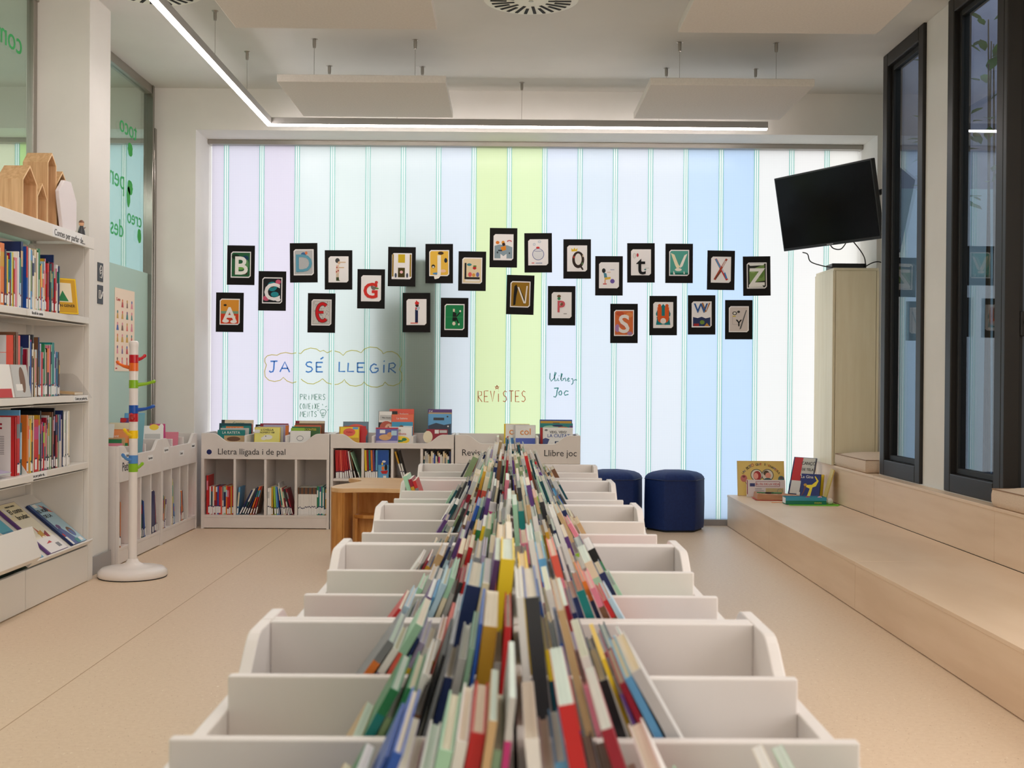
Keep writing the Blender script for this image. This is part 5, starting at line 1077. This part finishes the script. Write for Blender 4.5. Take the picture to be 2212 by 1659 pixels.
# ================================================================== letter cards and writing on the glass wall
# drawing units on the wall plane: 283.07 to the metre
def W(u, v): return ((u - 0.0075 * (820 - v) - 1092) / 283.07, 1.1 - (v - 820 - 0.009 * (u - 1092)) / 283.07)
PW, PH = .152, .198
def sheet_poly(): 
    a, b, c = PW / 2, PH / 2, .014
    return [(-a, -b), (a - c, -b), (a, -b + c), (a, b), (-a + c, b), (-a, b - c)]
def el2(cx, cz, rx, rz, n=18): return [(cx + rx * math.cos(2 * math.pi * k / n), cz + rz * math.sin(2 * math.pi * k / n)) for k in range(n)]
def rc(x0, x1, z0, z1): return [(x0, z0), (x1, z0), (x1, z1), (x0, z1)]
CARDS = {
 'A': (498.2, 674.3, 0, ['orange field', (222, 150, 52)], ('A', .15, (240, 236, 230), .01, -.01, 0), [((206, 62, 34), rc(-.066, .066, -.09, -.015)), ((120, 160, 130), rc(-.066, .066, -.015, .005)), ((240, 236, 230), el2(-.03, -.07, .025, .014)), ((240, 236, 230), el2(.03, -.075, .025, .012)), ((30, 30, 30), el2(-.035, .05, .012, .008)), ((232, 210, 120), rc(-.035, -.01, -.045, -.028)), ((232, 210, 120), rc(.028, .045, -.045, -.03))], 'white letter A over an orange and red scene'),
 'B': (522.3, 573, 0, ['', (38, 96, 60)], ('B', .19, (240, 240, 234), 0, -.068, .014), [((24, 46, 30), el2(-.04, .06, .03, .02)), ((112, 176, 80), el2(.0, -.02, .03, .02)), ((22, 60, 90), el2(.035, .05, .025, .02)), ((60, 40, 30), rc(-.05, .05, -.075, -.05)), ((96, 150, 96), el2(.04, .0, .02, .04))], 'white letter B on a dark green jungle'),
 'C': (589.6, 628.5, 0, ['', (28, 30, 36)], ('C', .18, (238, 234, 236), 0, -.062, .012), [((30, 130, 140), el2(.0, .03, .038, .036)), ((204, 90, 120), el2(-.045, -.06, .025, .02)), ((204, 90, 120), el2(.045, .065, .02, .018)), ((40, 140, 150), el2(.02, -.03, .03, .02)), ((238, 234, 236), el2(.045, -.07, .02, .014)), ((90, 60, 40), el2(.0, .035, .014, .014))], 'white letter C on a teal and black space scene'),
 'D': (657.4, 568, 1, ['', (186, 188, 190)], ('D', .19, (96, 160, 184), 0, -.058, .004), [((186, 188, 190), el2(-.012, .0, .036, .062)), ((70, 110, 160), el2(.0, .06, .02, .016)), ((216, 120, 70), el2(.02, .07, .01, .012)), ((70, 110, 160), el2(-.045, -.06, .014, .016)), ((90, 100, 110), rc(-.052, -.05, -.05, .06)), ((90, 100, 110), rc(-.038, -.036, -.05, .06))], 'pale blue curved letter D on grey'),
 'E': (695.5, 676, 0, ['', (178, 174, 170)], ('E', .001, (200, 30, 36), 0, 0, 0), [((206, 202, 198), rc(-.062, .062, -.085, .085))], 'red rounded letter E on grey scribbles'),
 'F': (732.3, 583.4, 0, ['', (232, 230, 228)], None, [((70, 70, 72), el2(-.008, .067, .017, .019)), ((222, 190, 160), el2(.004, .05, .010, .012)), ((232, 206, 186), [(-.022, -.03), (.006, -.03), (.004, .036), (-.016, .036)]), ((214, 186, 156), rc(.0, .054, .050, .058)), ((214, 186, 156), rc(.0, .042, .010, .018)), ((216, 196, 172), rc(-.018, .003, -.06, -.03)), ((60, 70, 40), [(-.018, -.06), (.003, -.06), (.004, -.08), (.014, -.087), (-.018, -.087)]), ((170, 60, 60), el2(-.012, .015, .005, .006)), ((170, 60, 60), el2(-.002, -.01, .005, .006)), ((170, 60, 60), el2(-.014, -.018, .005, .006))], 'standing figure with arms out shaping an F'),
 'G': (802.3, 624.3, 0, ['', (236, 233, 231)], ('G', .16, (214, 52, 44), .01, -.064, -.006), [((120, 112, 108), el2(.02, .015, .022, .028)), ((236, 233, 231), el2(.026, .03, .018, .016)), ((206, 60, 60), el2(.04, .045, .012, .012)), ((90, 140, 70), el2(.045, .0, .014, .006))], 'red letter G with a grey elephant head'),
 'H': (868.4, 576.6, 0, ['', (238, 236, 232)], None, [((206, 176, 36), rc(-.028, .024, .026, .09)), ((150, 120, 30), rc(-.073, -.062, -.08, .09)), ((150, 120, 30), rc(.06, .072, -.08, .09)), ((70, 60, 20), rc(-.028, .024, -.085, -.012)), ((240, 190, 190), el2(-.002, -.045, .012, .011)), ((60, 70, 90), el2(-.045, -.07, .008, .018)), ((60, 70, 90), el2(.042, -.07, .008, .018))], 'white letter H made by golden blocks'),
 'I': (900, 675.4, 0, ['', (236, 234, 236)], None, [((28, 36, 76), rc(-.01, .012, -.08, .02)), ((190, 200, 214), el2(.008, .03, .018, .018)), ((50, 30, 26), el2(.004, .052, .013, .014)), ((206, 44, 44), el2(.004, .068, .016, .012)), ((206, 44, 44), el2(.0, .083, .005, .005)), ((224, 120, 110), rc(-.045, .01, -.088, -.08)), ((206, 44, 44), rc(-.008, .002, .02, .034))], 'slim figure in a red cap shaping an I'),
 'J': (949, 570, 0, ['', (236, 190, 74)], ('J', .19, (244, 240, 230), 0, -.045, .014), [((70, 50, 36), el2(.012, .075, .022, .012)), ((220, 110, 50), el2(-.005, .03, .008, .018)), ((34, 34, 36), el2(-.045, -.025, .014, .014)), ((240, 236, 226), el2(-.045, -.03, .008, .006)), ((30, 40, 60), el2(.05, .02, .012, .018)), ((80, 140, 190), el2(-.02, -.08, .03, .008)), ((240, 200, 170), el2(.03, -.06, .022, .012))], 'white letter J with animals on yellow'),
 'K': (981.9, 686.2, 0, ['', (30, 130, 78)], None, [((24, 24, 26), [(-.016, -.03), (.012, -.03), (.014, .03), (-.012, .04)]), ((24, 24, 26), [(.006, .0), (.04, .04), (.046, .034), (.014, -.004)]), ((24, 24, 26), [(.004, .002), (.014, .004), (.034, -.045), (.026, -.05)]), ((226, 214, 196), rc(-.012, .002, .04, .062)), ((236, 232, 220), el2(.043, .045, .007, .008)), ((226, 214, 196), el2(-.004, -.05, .012, .014)), ((236, 232, 220), el2(.034, -.055, .006, .008)), ((70, 160, 104), rc(-.066, .066, -.001, .001))], 'black kicking footballer shaping a K on green'),
 'L': (1020, 586.3, 0, ['', (232, 214, 176)], None, [((32, 30, 30), rc(-.058, -.044, -.05, .058)), ((32, 30, 30), rc(-.058, .058, -.066, -.05)), ((240, 238, 234), rc(-.05, .058, -.082, -.068)), ((190, 40, 44), el2(.018, .02, .014, .012)), ((90, 130, 60), el2(.02, .034, .014, .006)), ((226, 100, 100), el2(-.016, -.03, .014, .018)), ((226, 160, 70), el2(.012, -.034, .012, .014)), ((110, 110, 170), el2(.042, -.03, .012, .018)), ((70, 140, 150), el2(-.022, .045, .018, .01))], 'black letter L with fruit characters on cream'),
 'M': (1087.4, 536, 0, ['', (236, 236, 238)], None, [((140, 160, 172), [(-.068, -.085), (-.022, -.085), (-.022, -.05), (.0, -.068), (.024, -.05), (.024, -.085), (.068, -.085), (.068, .0), (.03, .015), (-.03, .02), (-.068, .01)]), ((226, 140, 40), [(-.022, .0), (.018, .012), (.02, -.02), (-.012, -.03)]), ((226, 150, 50), el2(-.003, .035, .012, .014)), ((60, 40, 34), el2(.002, .022, .012, .012)), ((230, 130, 50), el2(-.045, .035, .014, .012)), ((200, 90, 90), el2(.045, .045, .018, .01)), ((236, 236, 238), el2(.045, .04, .013, .007)), ((60, 66, 74), el2(-.045, -.04, .006, .008)), ((60, 66, 74), el2(.046, -.045, .005, .007)), ((44, 50, 60), rc(-.04, -.01, -.03, -.02))], 'orange rider over a grey letter M skyline'),
 'N': (1123.6, 637.5, -1, ['', (150, 112, 30)], None, [((28, 24, 22), [(-.052, -.085), (-.035, -.08), (-.03, -.02), (-.02, .04), (-.03, .075), (-.046, .06), (-.05, .0)]), ((40, 34, 24), [(-.02, .05), (.03, -.075), (.044, -.06), (-.006, .055)]), ((236, 230, 220), [(-.022, .055), (-.01, .055), (.036, -.062), (.028, -.07)]), ((236, 230, 220), [(.034, -.07), (.044, -.066), (.056, .065), (.046, .065)])], 'white letter N with a black cloaked figure on ochre'),
 'O': (1162.3, 547, 1, ['', (226, 228, 232)], None, [((70, 90, 150), el2(.0, -.015, .045, .045, 28)), ((226, 228, 232), el2(.0, -.015, .041, .041, 28)), ((70, 90, 150), el2(.0, .012, .032, .006)), ((226, 228, 232), el2(.0, .014, .03, .005)), ((206, 60, 60), el2(-.002, .035, .014, .008)), ((150, 170, 200), el2(-.03, .06, .01, .01)), ((226, 228, 232), el2(-.03, .06, .008, .008)), ((150, 170, 200), el2(.01, .08, .012, .009)), ((226, 228, 232), el2(.01, .08, .01, .007)), ((226, 130, 130), rc(-.05, -.03, -.085, -.078)), ((120, 140, 180), rc(-.02, .03, -.085, -.08))], 'thin blue drawn round letter O with bubbles'),
 'P': (1212.8, 661, 0, ['', (226, 222, 218)], ('P', .125, (206, 90, 100), .004, -.034, -.008), [((120, 84, 60), el2(-.02, .068, .014, .011)), ((60, 130, 90), el2(-.02, .05, .012, .012)), ((130, 94, 66), el2(.004, .005, .016, .014)), ((150, 150, 150), rc(.015, .04, -.068, -.062))], 'striped pink letter P with small animals'),
 'Q': (1246.3, 560.3, 0, ['', (234, 230, 226)], None, [((52, 40, 36), el2(.008, -.01, .046, .064, 26)), ((234, 230, 226), el2(.008, -.006, .026, .044, 22)), ((52, 40, 36), [(.016, -.055), (.03, -.05), (.05, -.085), (.038, -.088)]), ((232, 196, 60), [(-.042, .052), (-.046, .078), (-.03, .066), (-.02, .084), (-.012, .066), (.002, .08), (.0, .056)]), ((190, 60, 50), el2(-.025, .01, .006, .01)), ((220, 200, 180), el2(.045, .02, .005, .01)), ((90, 120, 80), el2(.04, -.04, .007, .01))], 'dark patterned letter Q with a gold crown'),
 'R': (1315, 596.7, 0, ['', (230, 226, 222)], None, [((40, 44, 46), el2(-.04, .035, .014, .018)), ((80, 140, 160), [(-.042, .02), (-.02, .015), (-.014, -.015), (-.036, -.02)]), ((226, 190, 80), [(-.036, -.018), (.012, -.012), (.012, -.028), (-.03, -.036)]), ((110, 90, 170), el2(.026, -.045, .017, .017)), ((226, 190, 170), rc(-.014, .012, .02, .026)), ((200, 80, 80), rc(-.045, -.018, -.07, -.062)), ((150, 160, 190), rc(.01, .04, .04, .045)), ((226, 160, 120), rc(-.034, -.026, -.06, -.032))], 'child kicking a purple ball shaping an R'),
 'S': (1347.4, 699.4, 1, ['', (214, 112, 62)], ('S', .19, (236, 232, 228), -.004, -.05, .006), [((170, 130, 180), el2(-.05, -.04, .018, .03)), ((226, 140, 80), el2(.04, .06, .026, .02)), ((170, 130, 170), el2(.045, -.08, .02, .014)), ((196, 84, 50), el2(-.03, .07, .03, .016)), ((206, 96, 60), el2(.0, -.015, .03, .02))], 'white letter S among orange and lilac rocks'),
 'T': (1384, 568.8, 0, ['', (230, 226, 222)], ('t', .21, (22, 22, 24), .006, -.03, -.014), [((190, 60, 70), el2(-.026, .055, .008, .014)), ((150, 150, 150), el2(-.05, .05, .012, .02)), ((230, 226, 222), el2(-.05, .05, .0105, .0185)), ((90, 140, 140), el2(.032, -.055, .008, .006)), ((150, 150, 150), rc(.03, .062, -.045, -.043))], 'black small letter t with thin drawings'),
 'U': (1432, 682.5, 0, ['', (230, 226, 222)], None, [((24, 122, 128), [(-.055, -.075), (-.048, -.03), (-.056, .01), (-.04, .05), (-.02, .06), (0, .085), (.02, .06), (.04, .05), (.056, .01), (.048, -.03), (.055, -.075)]), ((220, 92, 36), rc(-.044, -.012, -.03, .06)), ((220, 92, 36), rc(.012, .044, -.03, .06)), ((220, 92, 36), el2(-.028, .07, .013, .014)), ((220, 92, 36), el2(.028, .07, .013, .014)), ((220, 92, 36), el2(0, -.034, .042, .028)), ((236, 226, 218), el2(0, -.045, .022, .022)), ((236, 230, 224), el2(0, -.08, .02, .008)), ((240, 240, 236), el2(-.05, -.01, .005, .005)), ((240, 240, 236), el2(.05, -.015, .005, .005))], 'orange braided letter U on teal leaves'),
 'V': (1466.3, 570, 0, ['', (84, 164, 150)], None, [((240, 230, 196), [(-.064, .075), (-.036, .062), (-.006, -.012), (.008, -.03), (-.014, -.05), (-.03, -.02)]), ((242, 238, 228), [(.062, .07), (.04, .058), (.006, -.02), (.008, -.04), (.026, -.025)]), ((240, 234, 220), el2(-.006, -.052, .026, .011)), ((30, 110, 96), rc(-.069, .069, -.09, -.075)), ((242, 240, 232), [(-.045, -.088), (-.03, -.088), (-.042, -.06)]), ((242, 240, 232), [(.034, -.084), (.044, -.084), (.036, -.06)])], 'white gull shaping a letter V over a green sea'),
 'W': (1515, 681.2, 0, ['', (232, 230, 226)], ('W', .10, (52, 92, 150), .006, -.066, .016), [((44, 56, 96), [(-.066, -.09), (.066, -.09), (.066, -.022), (.03, -.03), (0, -.018), (-.03, -.028), (-.066, -.02)]), ((160, 46, 46), rc(-.06, -.02, -.09, -.07)), ((110, 140, 60), el2(.004, -.06, .018, .016)), ((196, 140, 60), [(.02, -.09), (.06, -.09), (.04, -.065)]), ((170, 110, 50), [(.0, .088), (.012, .088), (.036, .022), (.028, .016)]), ((170, 110, 50), [(.036, .022), (.03, .016), (.056, .088), (.066, .088)])], 'blue and brown letter W above a dark village'),
 'X': (1556.6, 584.9, -1, ['', (228, 224, 222)], None, [((196, 56, 48), [(-.05, .08), (-.034, .086), (.056, -.075), (.04, -.082)]), ((80, 150, 196), [(-.046, .078), (-.036, .083), (-.002, .02), (-.012, .014)]), ((60, 130, 190), [(.022, -.022), (.032, -.018), (.05, -.065), (.038, -.07)]), ((206, 210, 218), [(-.006, .02), (.004, .024), (.03, -.022), (.02, -.026)]), ((170, 70, 50), [(.036, .086), (.05, .08), (-.04, -.08), (-.056, -.074)]), ((214, 200, 196), [(.03, .07), (.04, .066), (.014, .02), (.006, .026)]), ((110, 62, 44), [(-.006, -.008), (.004, -.014), (-.036, -.072), (-.046, -.066)])], 'red and blue skis crossed as a letter X'),
 'Y': (1595.3, 691.6, 0, ['', (214, 204, 200)], ('Y', .07, (24, 24, 26), .003, -.022, -.028), [((80, 80, 74), el2(-.032, .045, .018, .014)), ((230, 226, 220), el2(-.032, .045, .010, .008)), ((60, 60, 60), el2(-.002, .056, .011, .009)), ((206, 180, 60), rc(-.048, -.024, .018, .026)), ((90, 92, 96), [(.054, .07), (.06, .068), (.018, -.07), (.006, -.08), (.008, -.066)]), ((150, 146, 146), rc(-.048, -.0465, -.04, .02)), ((150, 146, 146), rc(-.048, .03, -.041, -.0395))], 'small black letter Y with a pencil'),
 'Z': (1634, 597.5, 1, ['', (46, 48, 40)], ('Z', .18, (238, 238, 234), .004, -.056, .0), [((122, 152, 84), [(-.058, .04), (.058, .085), (.062, -.04), (-.055, -.055)]), ((96, 130, 62), el2(.03, .02, .026, .04)), ((238, 238, 234), [(-.066, .09), (.06, .09), (.05, .078), (-.05, .074)]), ((238, 238, 234), [(-.06, -.09), (.05, -.088), (.04, -.075), (-.06, -.07)]), ((150, 176, 110), el2(-.03, .03, .02, .012))], 'white torn letter Z on green and black'),
}
BACKC = mat('black_card_paper', (24, 22, 22), .8, 0, .2); SHEETC = mat('white_card_paper', (242, 240, 241), .7, 0, .2)
for L_, (u, v, tilt, bgc, glyph, shapes, lab) in CARDS.items():
    x, z = W(u, v)
    c = MB().box(-.105, .105, 0, .0012, -.150, .150).build('letter_card', BACKC, None)
    c.location = (x, GY - .0150, z); c.rotation_euler = (0, R(-tilt * .7 + rnd.uniform(-.5, .5)), 0)
    tag(c, f'black mounted card with {lab}', 'letter card', 'letter cards on the channel glass wall')
    sh = MB().prism(sheet_poly(), 'y', -.0012, -.0002).build('picture_sheet', SHEETC, c)
    sh.location = (0, 0, .004)
    mb, ms = MB(), []
    def pm(col):
        m = mat('print_%d_%d_%d' % col, col, .6, 0, .2)
        if m not in ms: ms.append(m)
        return ms.index(m)
    if sum(bgc[1]) < 660:
        a, b, k = PW / 2 - .007, PH / 2 - .008, .010
        mb.prism([(-a, -b), (a - k, -b), (a, -b + k), (a, b), (-a + k, b), (-a, b - k)], 'y', -.0016, -.0012, pm(bgc[1]))
    for i, (col, poly) in enumerate(shapes):
        mb.prism(poly, 'y', -.0019 - .00012 * i, -.0012, pm(col))
    if L_ == 'E':
        q = random.Random(3)
        for k in range(120):
            x0, z0 = q.uniform(-.058, .058), q.uniform(-.08, .08); mb.ribbon([(x0, z0), (x0 + q.uniform(-.01, .01), z0 + q.uniform(-.012, .012))], .0016, -.0024, -.0012, pm((90, 88, 86)))
        for wd, cc, dy in ((.028, (40, 30, 30), 0), (.021, (204, 28, 34), .0002)):
            mb.ribbon([(.008 + .042 * math.cos(R(a_)), .066 * math.sin(R(a_))) for a_ in range(48, 313, 12)], wd, -.0028 - dy, -.0012, pm(cc)).ribbon([(-.03, .0), (.016, .002)], wd * .8, -.0029 - dy, -.0012, pm(cc))
    if L_ == 'P':
        pass
    il = mb.build('picture_print', ms, c); il.location = (0, 0, .004)
    if glyph and L_ != 'E':
        g, s, col, off, gx, gz = glyph
        gx = {'P': -.006, 'Y': .0, 'G': -.002, 'W': -.006}.get(L_, 0.0)
        o = text(g, s, mat('print_%d_%d_%d' % col, col, .6, 0, .2), (gx, -.0036, gz - s * .36 + .004), FACE_Y, c, 'letter', 'CENTER', off=.004 if L_ in 'ABGCSZJ' else .0015)
        if L_ in 'ABCDGJSZ': o.location.z = -.068 if L_ != 'J' else -.07
        if L_ == 'W': o.location.z = .018

# ---- felt pen writing on the glass
GIN = GY - .0135
def pen(name, label, parts, cat='writing'):
    """parts: list of (name, material, width, strokes in wall units)"""
    t = thing(name, label, cat, (0, 0, 0), 0, 'felt pen writing on the glass wall')
    for nm, m, w, strokes in parts:
        mb = MB()
        for s_ in strokes: mb.ribbon([W(*p) for p in s_], w, GIN, GIN + .0006)
        mb.build(nm, m, t)
    return t
Z1 = lambda pts: [(440 + x * .2532, 480 + y * .2532) for x, y in pts]
Z2 = lambda pts: [(850 + x * .2531, 480 + y * .2531) for x, y in pts]
PB, PY, PG, PR, PT = [channel_glass('felt_pen_' + n_, c_) for n_, c_ in (('blue', (78, 146, 222)), ('yellow', (226, 212, 96)), ('green', (30, 128, 96)), ('red', (204, 84, 48)), ('teal', (28, 146, 132)))]
J_ = [[(575, 1185), (635, 1183)], [(607, 1185), (603, 1250), (595, 1272), (575, 1277), (565, 1265)], [(655, 1275), (697, 1190), (737, 1277)], [(672, 1245), (725, 1245)]]
S_ = [[(928, 1198), (910, 1190), (885, 1195), (877, 1212), (890, 1228), (920, 1235), (932, 1252), (920, 1270), (895, 1278), (875, 1270)], [(965, 1192), (965, 1277)], [(965, 1195), (1020, 1195)], [(965, 1233), (1008, 1233)], [(965, 1275), (1020, 1275)], [(1000, 1168), (1025, 1150)]]
L_s = [[(1160, 1190), (1158, 1272), (1210, 1272)], [(1237, 1198), (1232, 1272), (1285, 1272)], [(1315, 1196), (1315, 1279)], [(1315, 1200), (1375, 1200)], [(1315, 1238), (1362, 1238)], [(1315, 1277), (1378, 1277)],
       [(1478, 1218), (1455, 1208), (1430, 1225), (1422, 1255), (1440, 1282), (1470, 1280), (1490, 1265), (1490, 1245), (1460, 1245)], [(1540, 1215), (1538, 1283)], [(1538, 1182), (1545, 1188)], [(1580, 1280), (1585, 1205), (1620, 1200), (1638, 1218), (1625, 1240), (1590, 1245), (1640, 1285)]]
cloud = [[(540, 1215), (527, 1190), (528, 1160), (548, 1138), (585, 1128), (630, 1133), (660, 1118), (705, 1110), (755, 1120), (795, 1112)],
         [(815, 1115), (832, 1120), (860, 1090), (915, 1072), (965, 1080), (998, 1102), (1025, 1092), (1058, 1113), (1097, 1095)],
         [(1120, 1098), (1160, 1108), (1193, 1135), (1220, 1105), (1265, 1092), (1310, 1097), (1345, 1113), (1375, 1080), (1420, 1064), (1480, 1070), (1520, 1098), (1533, 1122), (1565, 1105), (1610, 1102), (1655, 1125), (1685, 1165), (1690, 1215), (1672, 1255), (1692, 1290), (1692, 1340), (1670, 1375), (1620, 1395), (1575, 1388), (1548, 1362), (1530, 1390), (1480, 1407), (1430, 1402), (1390, 1385), (1372, 1360), (1350, 1385), (1300, 1398), (1250, 1390), (1215, 1362), (1203, 1340), (1185, 1362), (1150, 1380), (1120, 1384)],
         [(1095, 1380), (1055, 1368), (1017, 1333), (990, 1355), (940, 1378), (890, 1373), (850, 1350), (835, 1335)], [(795, 1358), (760, 1370), (715, 1352), (683, 1322), (660, 1345), (610, 1357), (560, 1345), (530, 1315), (525, 1270), (540, 1215)]]
pen('window_writing', 'blue handwritten words Ja sé llegir inside a yellow cloud outline', [('word', PB, .011, [Z1(s) for s in J_]), ('word', PB, .011, [Z1(s) for s in S_]), ('word', PB, .011, [Z1(s) for s in L_s]), ('cloud_outline', PY, .006, [Z1(s) for s in cloud])])
GL = {'P': [[(0, 1), (0, 0)], [(0, 1), (.6, .95), (.65, .65), (0, .5)]], 'R': [[(0, 0), (0, 1), (.6, .92), (.62, .62), (0, .5), (.7, 0)]], 'I': [[(.3, .75), (.3, 0)], [(.28, .98), (.34, 1.0)]], 'M': [[(0, 0), (.12, 1), (.45, .35), (.75, 1), (.9, 0)]],
      'E': [[(.7, 1), (0, 1), (0, 0), (.7, 0)], [(0, .5), (.55, .5)]], 'S': [[(.65, .9), (.35, 1), (.05, .8), (.2, .55), (.55, .45), (.65, .2), (.35, 0), (0, .08)]], 'C': [[(.65, .9), (.3, 1), (0, .5), (.25, 0), (.65, .08)]],
      'O': [[(.35, 1), (.05, .7), (.05, .3), (.35, 0), (.65, .3), (.65, .7), (.35, 1)]], 'N': [[(0, 0), (.05, 1), (.6, 0), (.65, 1)]], 'X': [[(0, 1), (.65, 0)], [(.65, 1), (0, 0)]], 'T': [[(0, 1), (.75, 1)], [(.38, 1), (.36, 0)]], 'V': [[(0, 1), (.35, 0), (.7, 1)]]}
def word(s, x0, x1, yt, yb, Z):
    n = len(s); adv = (x1 - x0) / (n - .2); out = []
    for k, ch in enumerate(s):
        for st_ in GL[ch]: out.append(Z([(x0 + adv * k + gx * adv * .92, yb - gy * (yb - yt)) for gx, gy in st_]))
    return out
bulb = [Z1([(1008, 1650), (1008, 1635), (996, 1618), (1000, 1602), (1018, 1595), (1040, 1600), (1048, 1615), (1040, 1635), (1034, 1650), (1008, 1650)]), Z1([(1010, 1622), (1020, 1630), (1032, 1620)]), Z1([(1020, 1630), (1020, 1650)]), Z1([(1012, 1664), (1030, 1664)]), Z1([(985, 1605), (972, 1600)]), Z1([(1058, 1602), (1068, 1598)]), Z1([(1040, 1575), (1054, 1566)]), Z1([(1016, 1548), (1020, 1560)])]
pen('window_writing', 'green handwritten words Primers coneixements with a light bulb drawing', [('word', PG, .0042, word('PRIMERS', 828, 1045, 1465, 1512, Z1)), ('word', PG, .0042, word('CONEIXE', 825, 995, 1545, 1590, Z1)), ('word', PG, .0042, word('MENTS', 827, 972, 1612, 1657, Z1)), ('bulb_drawing', PG, .004, bulb)])
star = Z2([(883, 1393), (888, 1405), (900, 1405), (890, 1412), (895, 1424), (883, 1416), (871, 1424), (876, 1412), (866, 1405), (878, 1405), (883, 1393)])
pen('window_writing', 'thin red handwritten word Revistes with a star over it', [('word', PR, .006, word('REVISTES', 722, 1135, 1440, 1533, Z2)), ('star', PR, .007, [star])])
ll = [[(1335, 1288), (1333, 1335), (1345, 1358), (1368, 1335), (1388, 1285), (1378, 1280), (1372, 1310), (1378, 1358), (1392, 1352), (1402, 1330), (1405, 1355), (1415, 1350)], [(1410, 1310), (1414, 1314)], [(1425, 1345), (1440, 1295), (1432, 1290), (1428, 1330), (1432, 1355), (1445, 1350), (1450, 1335), (1442, 1332)], [(1455, 1340), (1462, 1328), (1468, 1340), (1468, 1358), (1480, 1350)], [(1490, 1345), (1500, 1335), (1494, 1328), (1484, 1340), (1490, 1360), (1505, 1355)], [(1515, 1340), (1525, 1335), (1532, 1350), (1530, 1375), (1518, 1388)], [(1540, 1352), (1550, 1345), (1565, 1350)]]
jo = [[(1370, 1418), (1408, 1415)], [(1405, 1418), (1395, 1440), (1392, 1475), (1380, 1495), (1365, 1488)], [(1422, 1440), (1410, 1455), (1414, 1474), (1428, 1476), (1436, 1460), (1430, 1442), (1422, 1440)], [(1492, 1445), (1470, 1440), (1455, 1460), (1462, 1478), (1492, 1470)]]
pen('window_writing', 'teal handwritten words Llibres Joc on a pale blue channel', [('word', PT, .0065, [Z2(s) for s in ll]), ('word', PT, .0075, [Z2(s) for s in jo])])
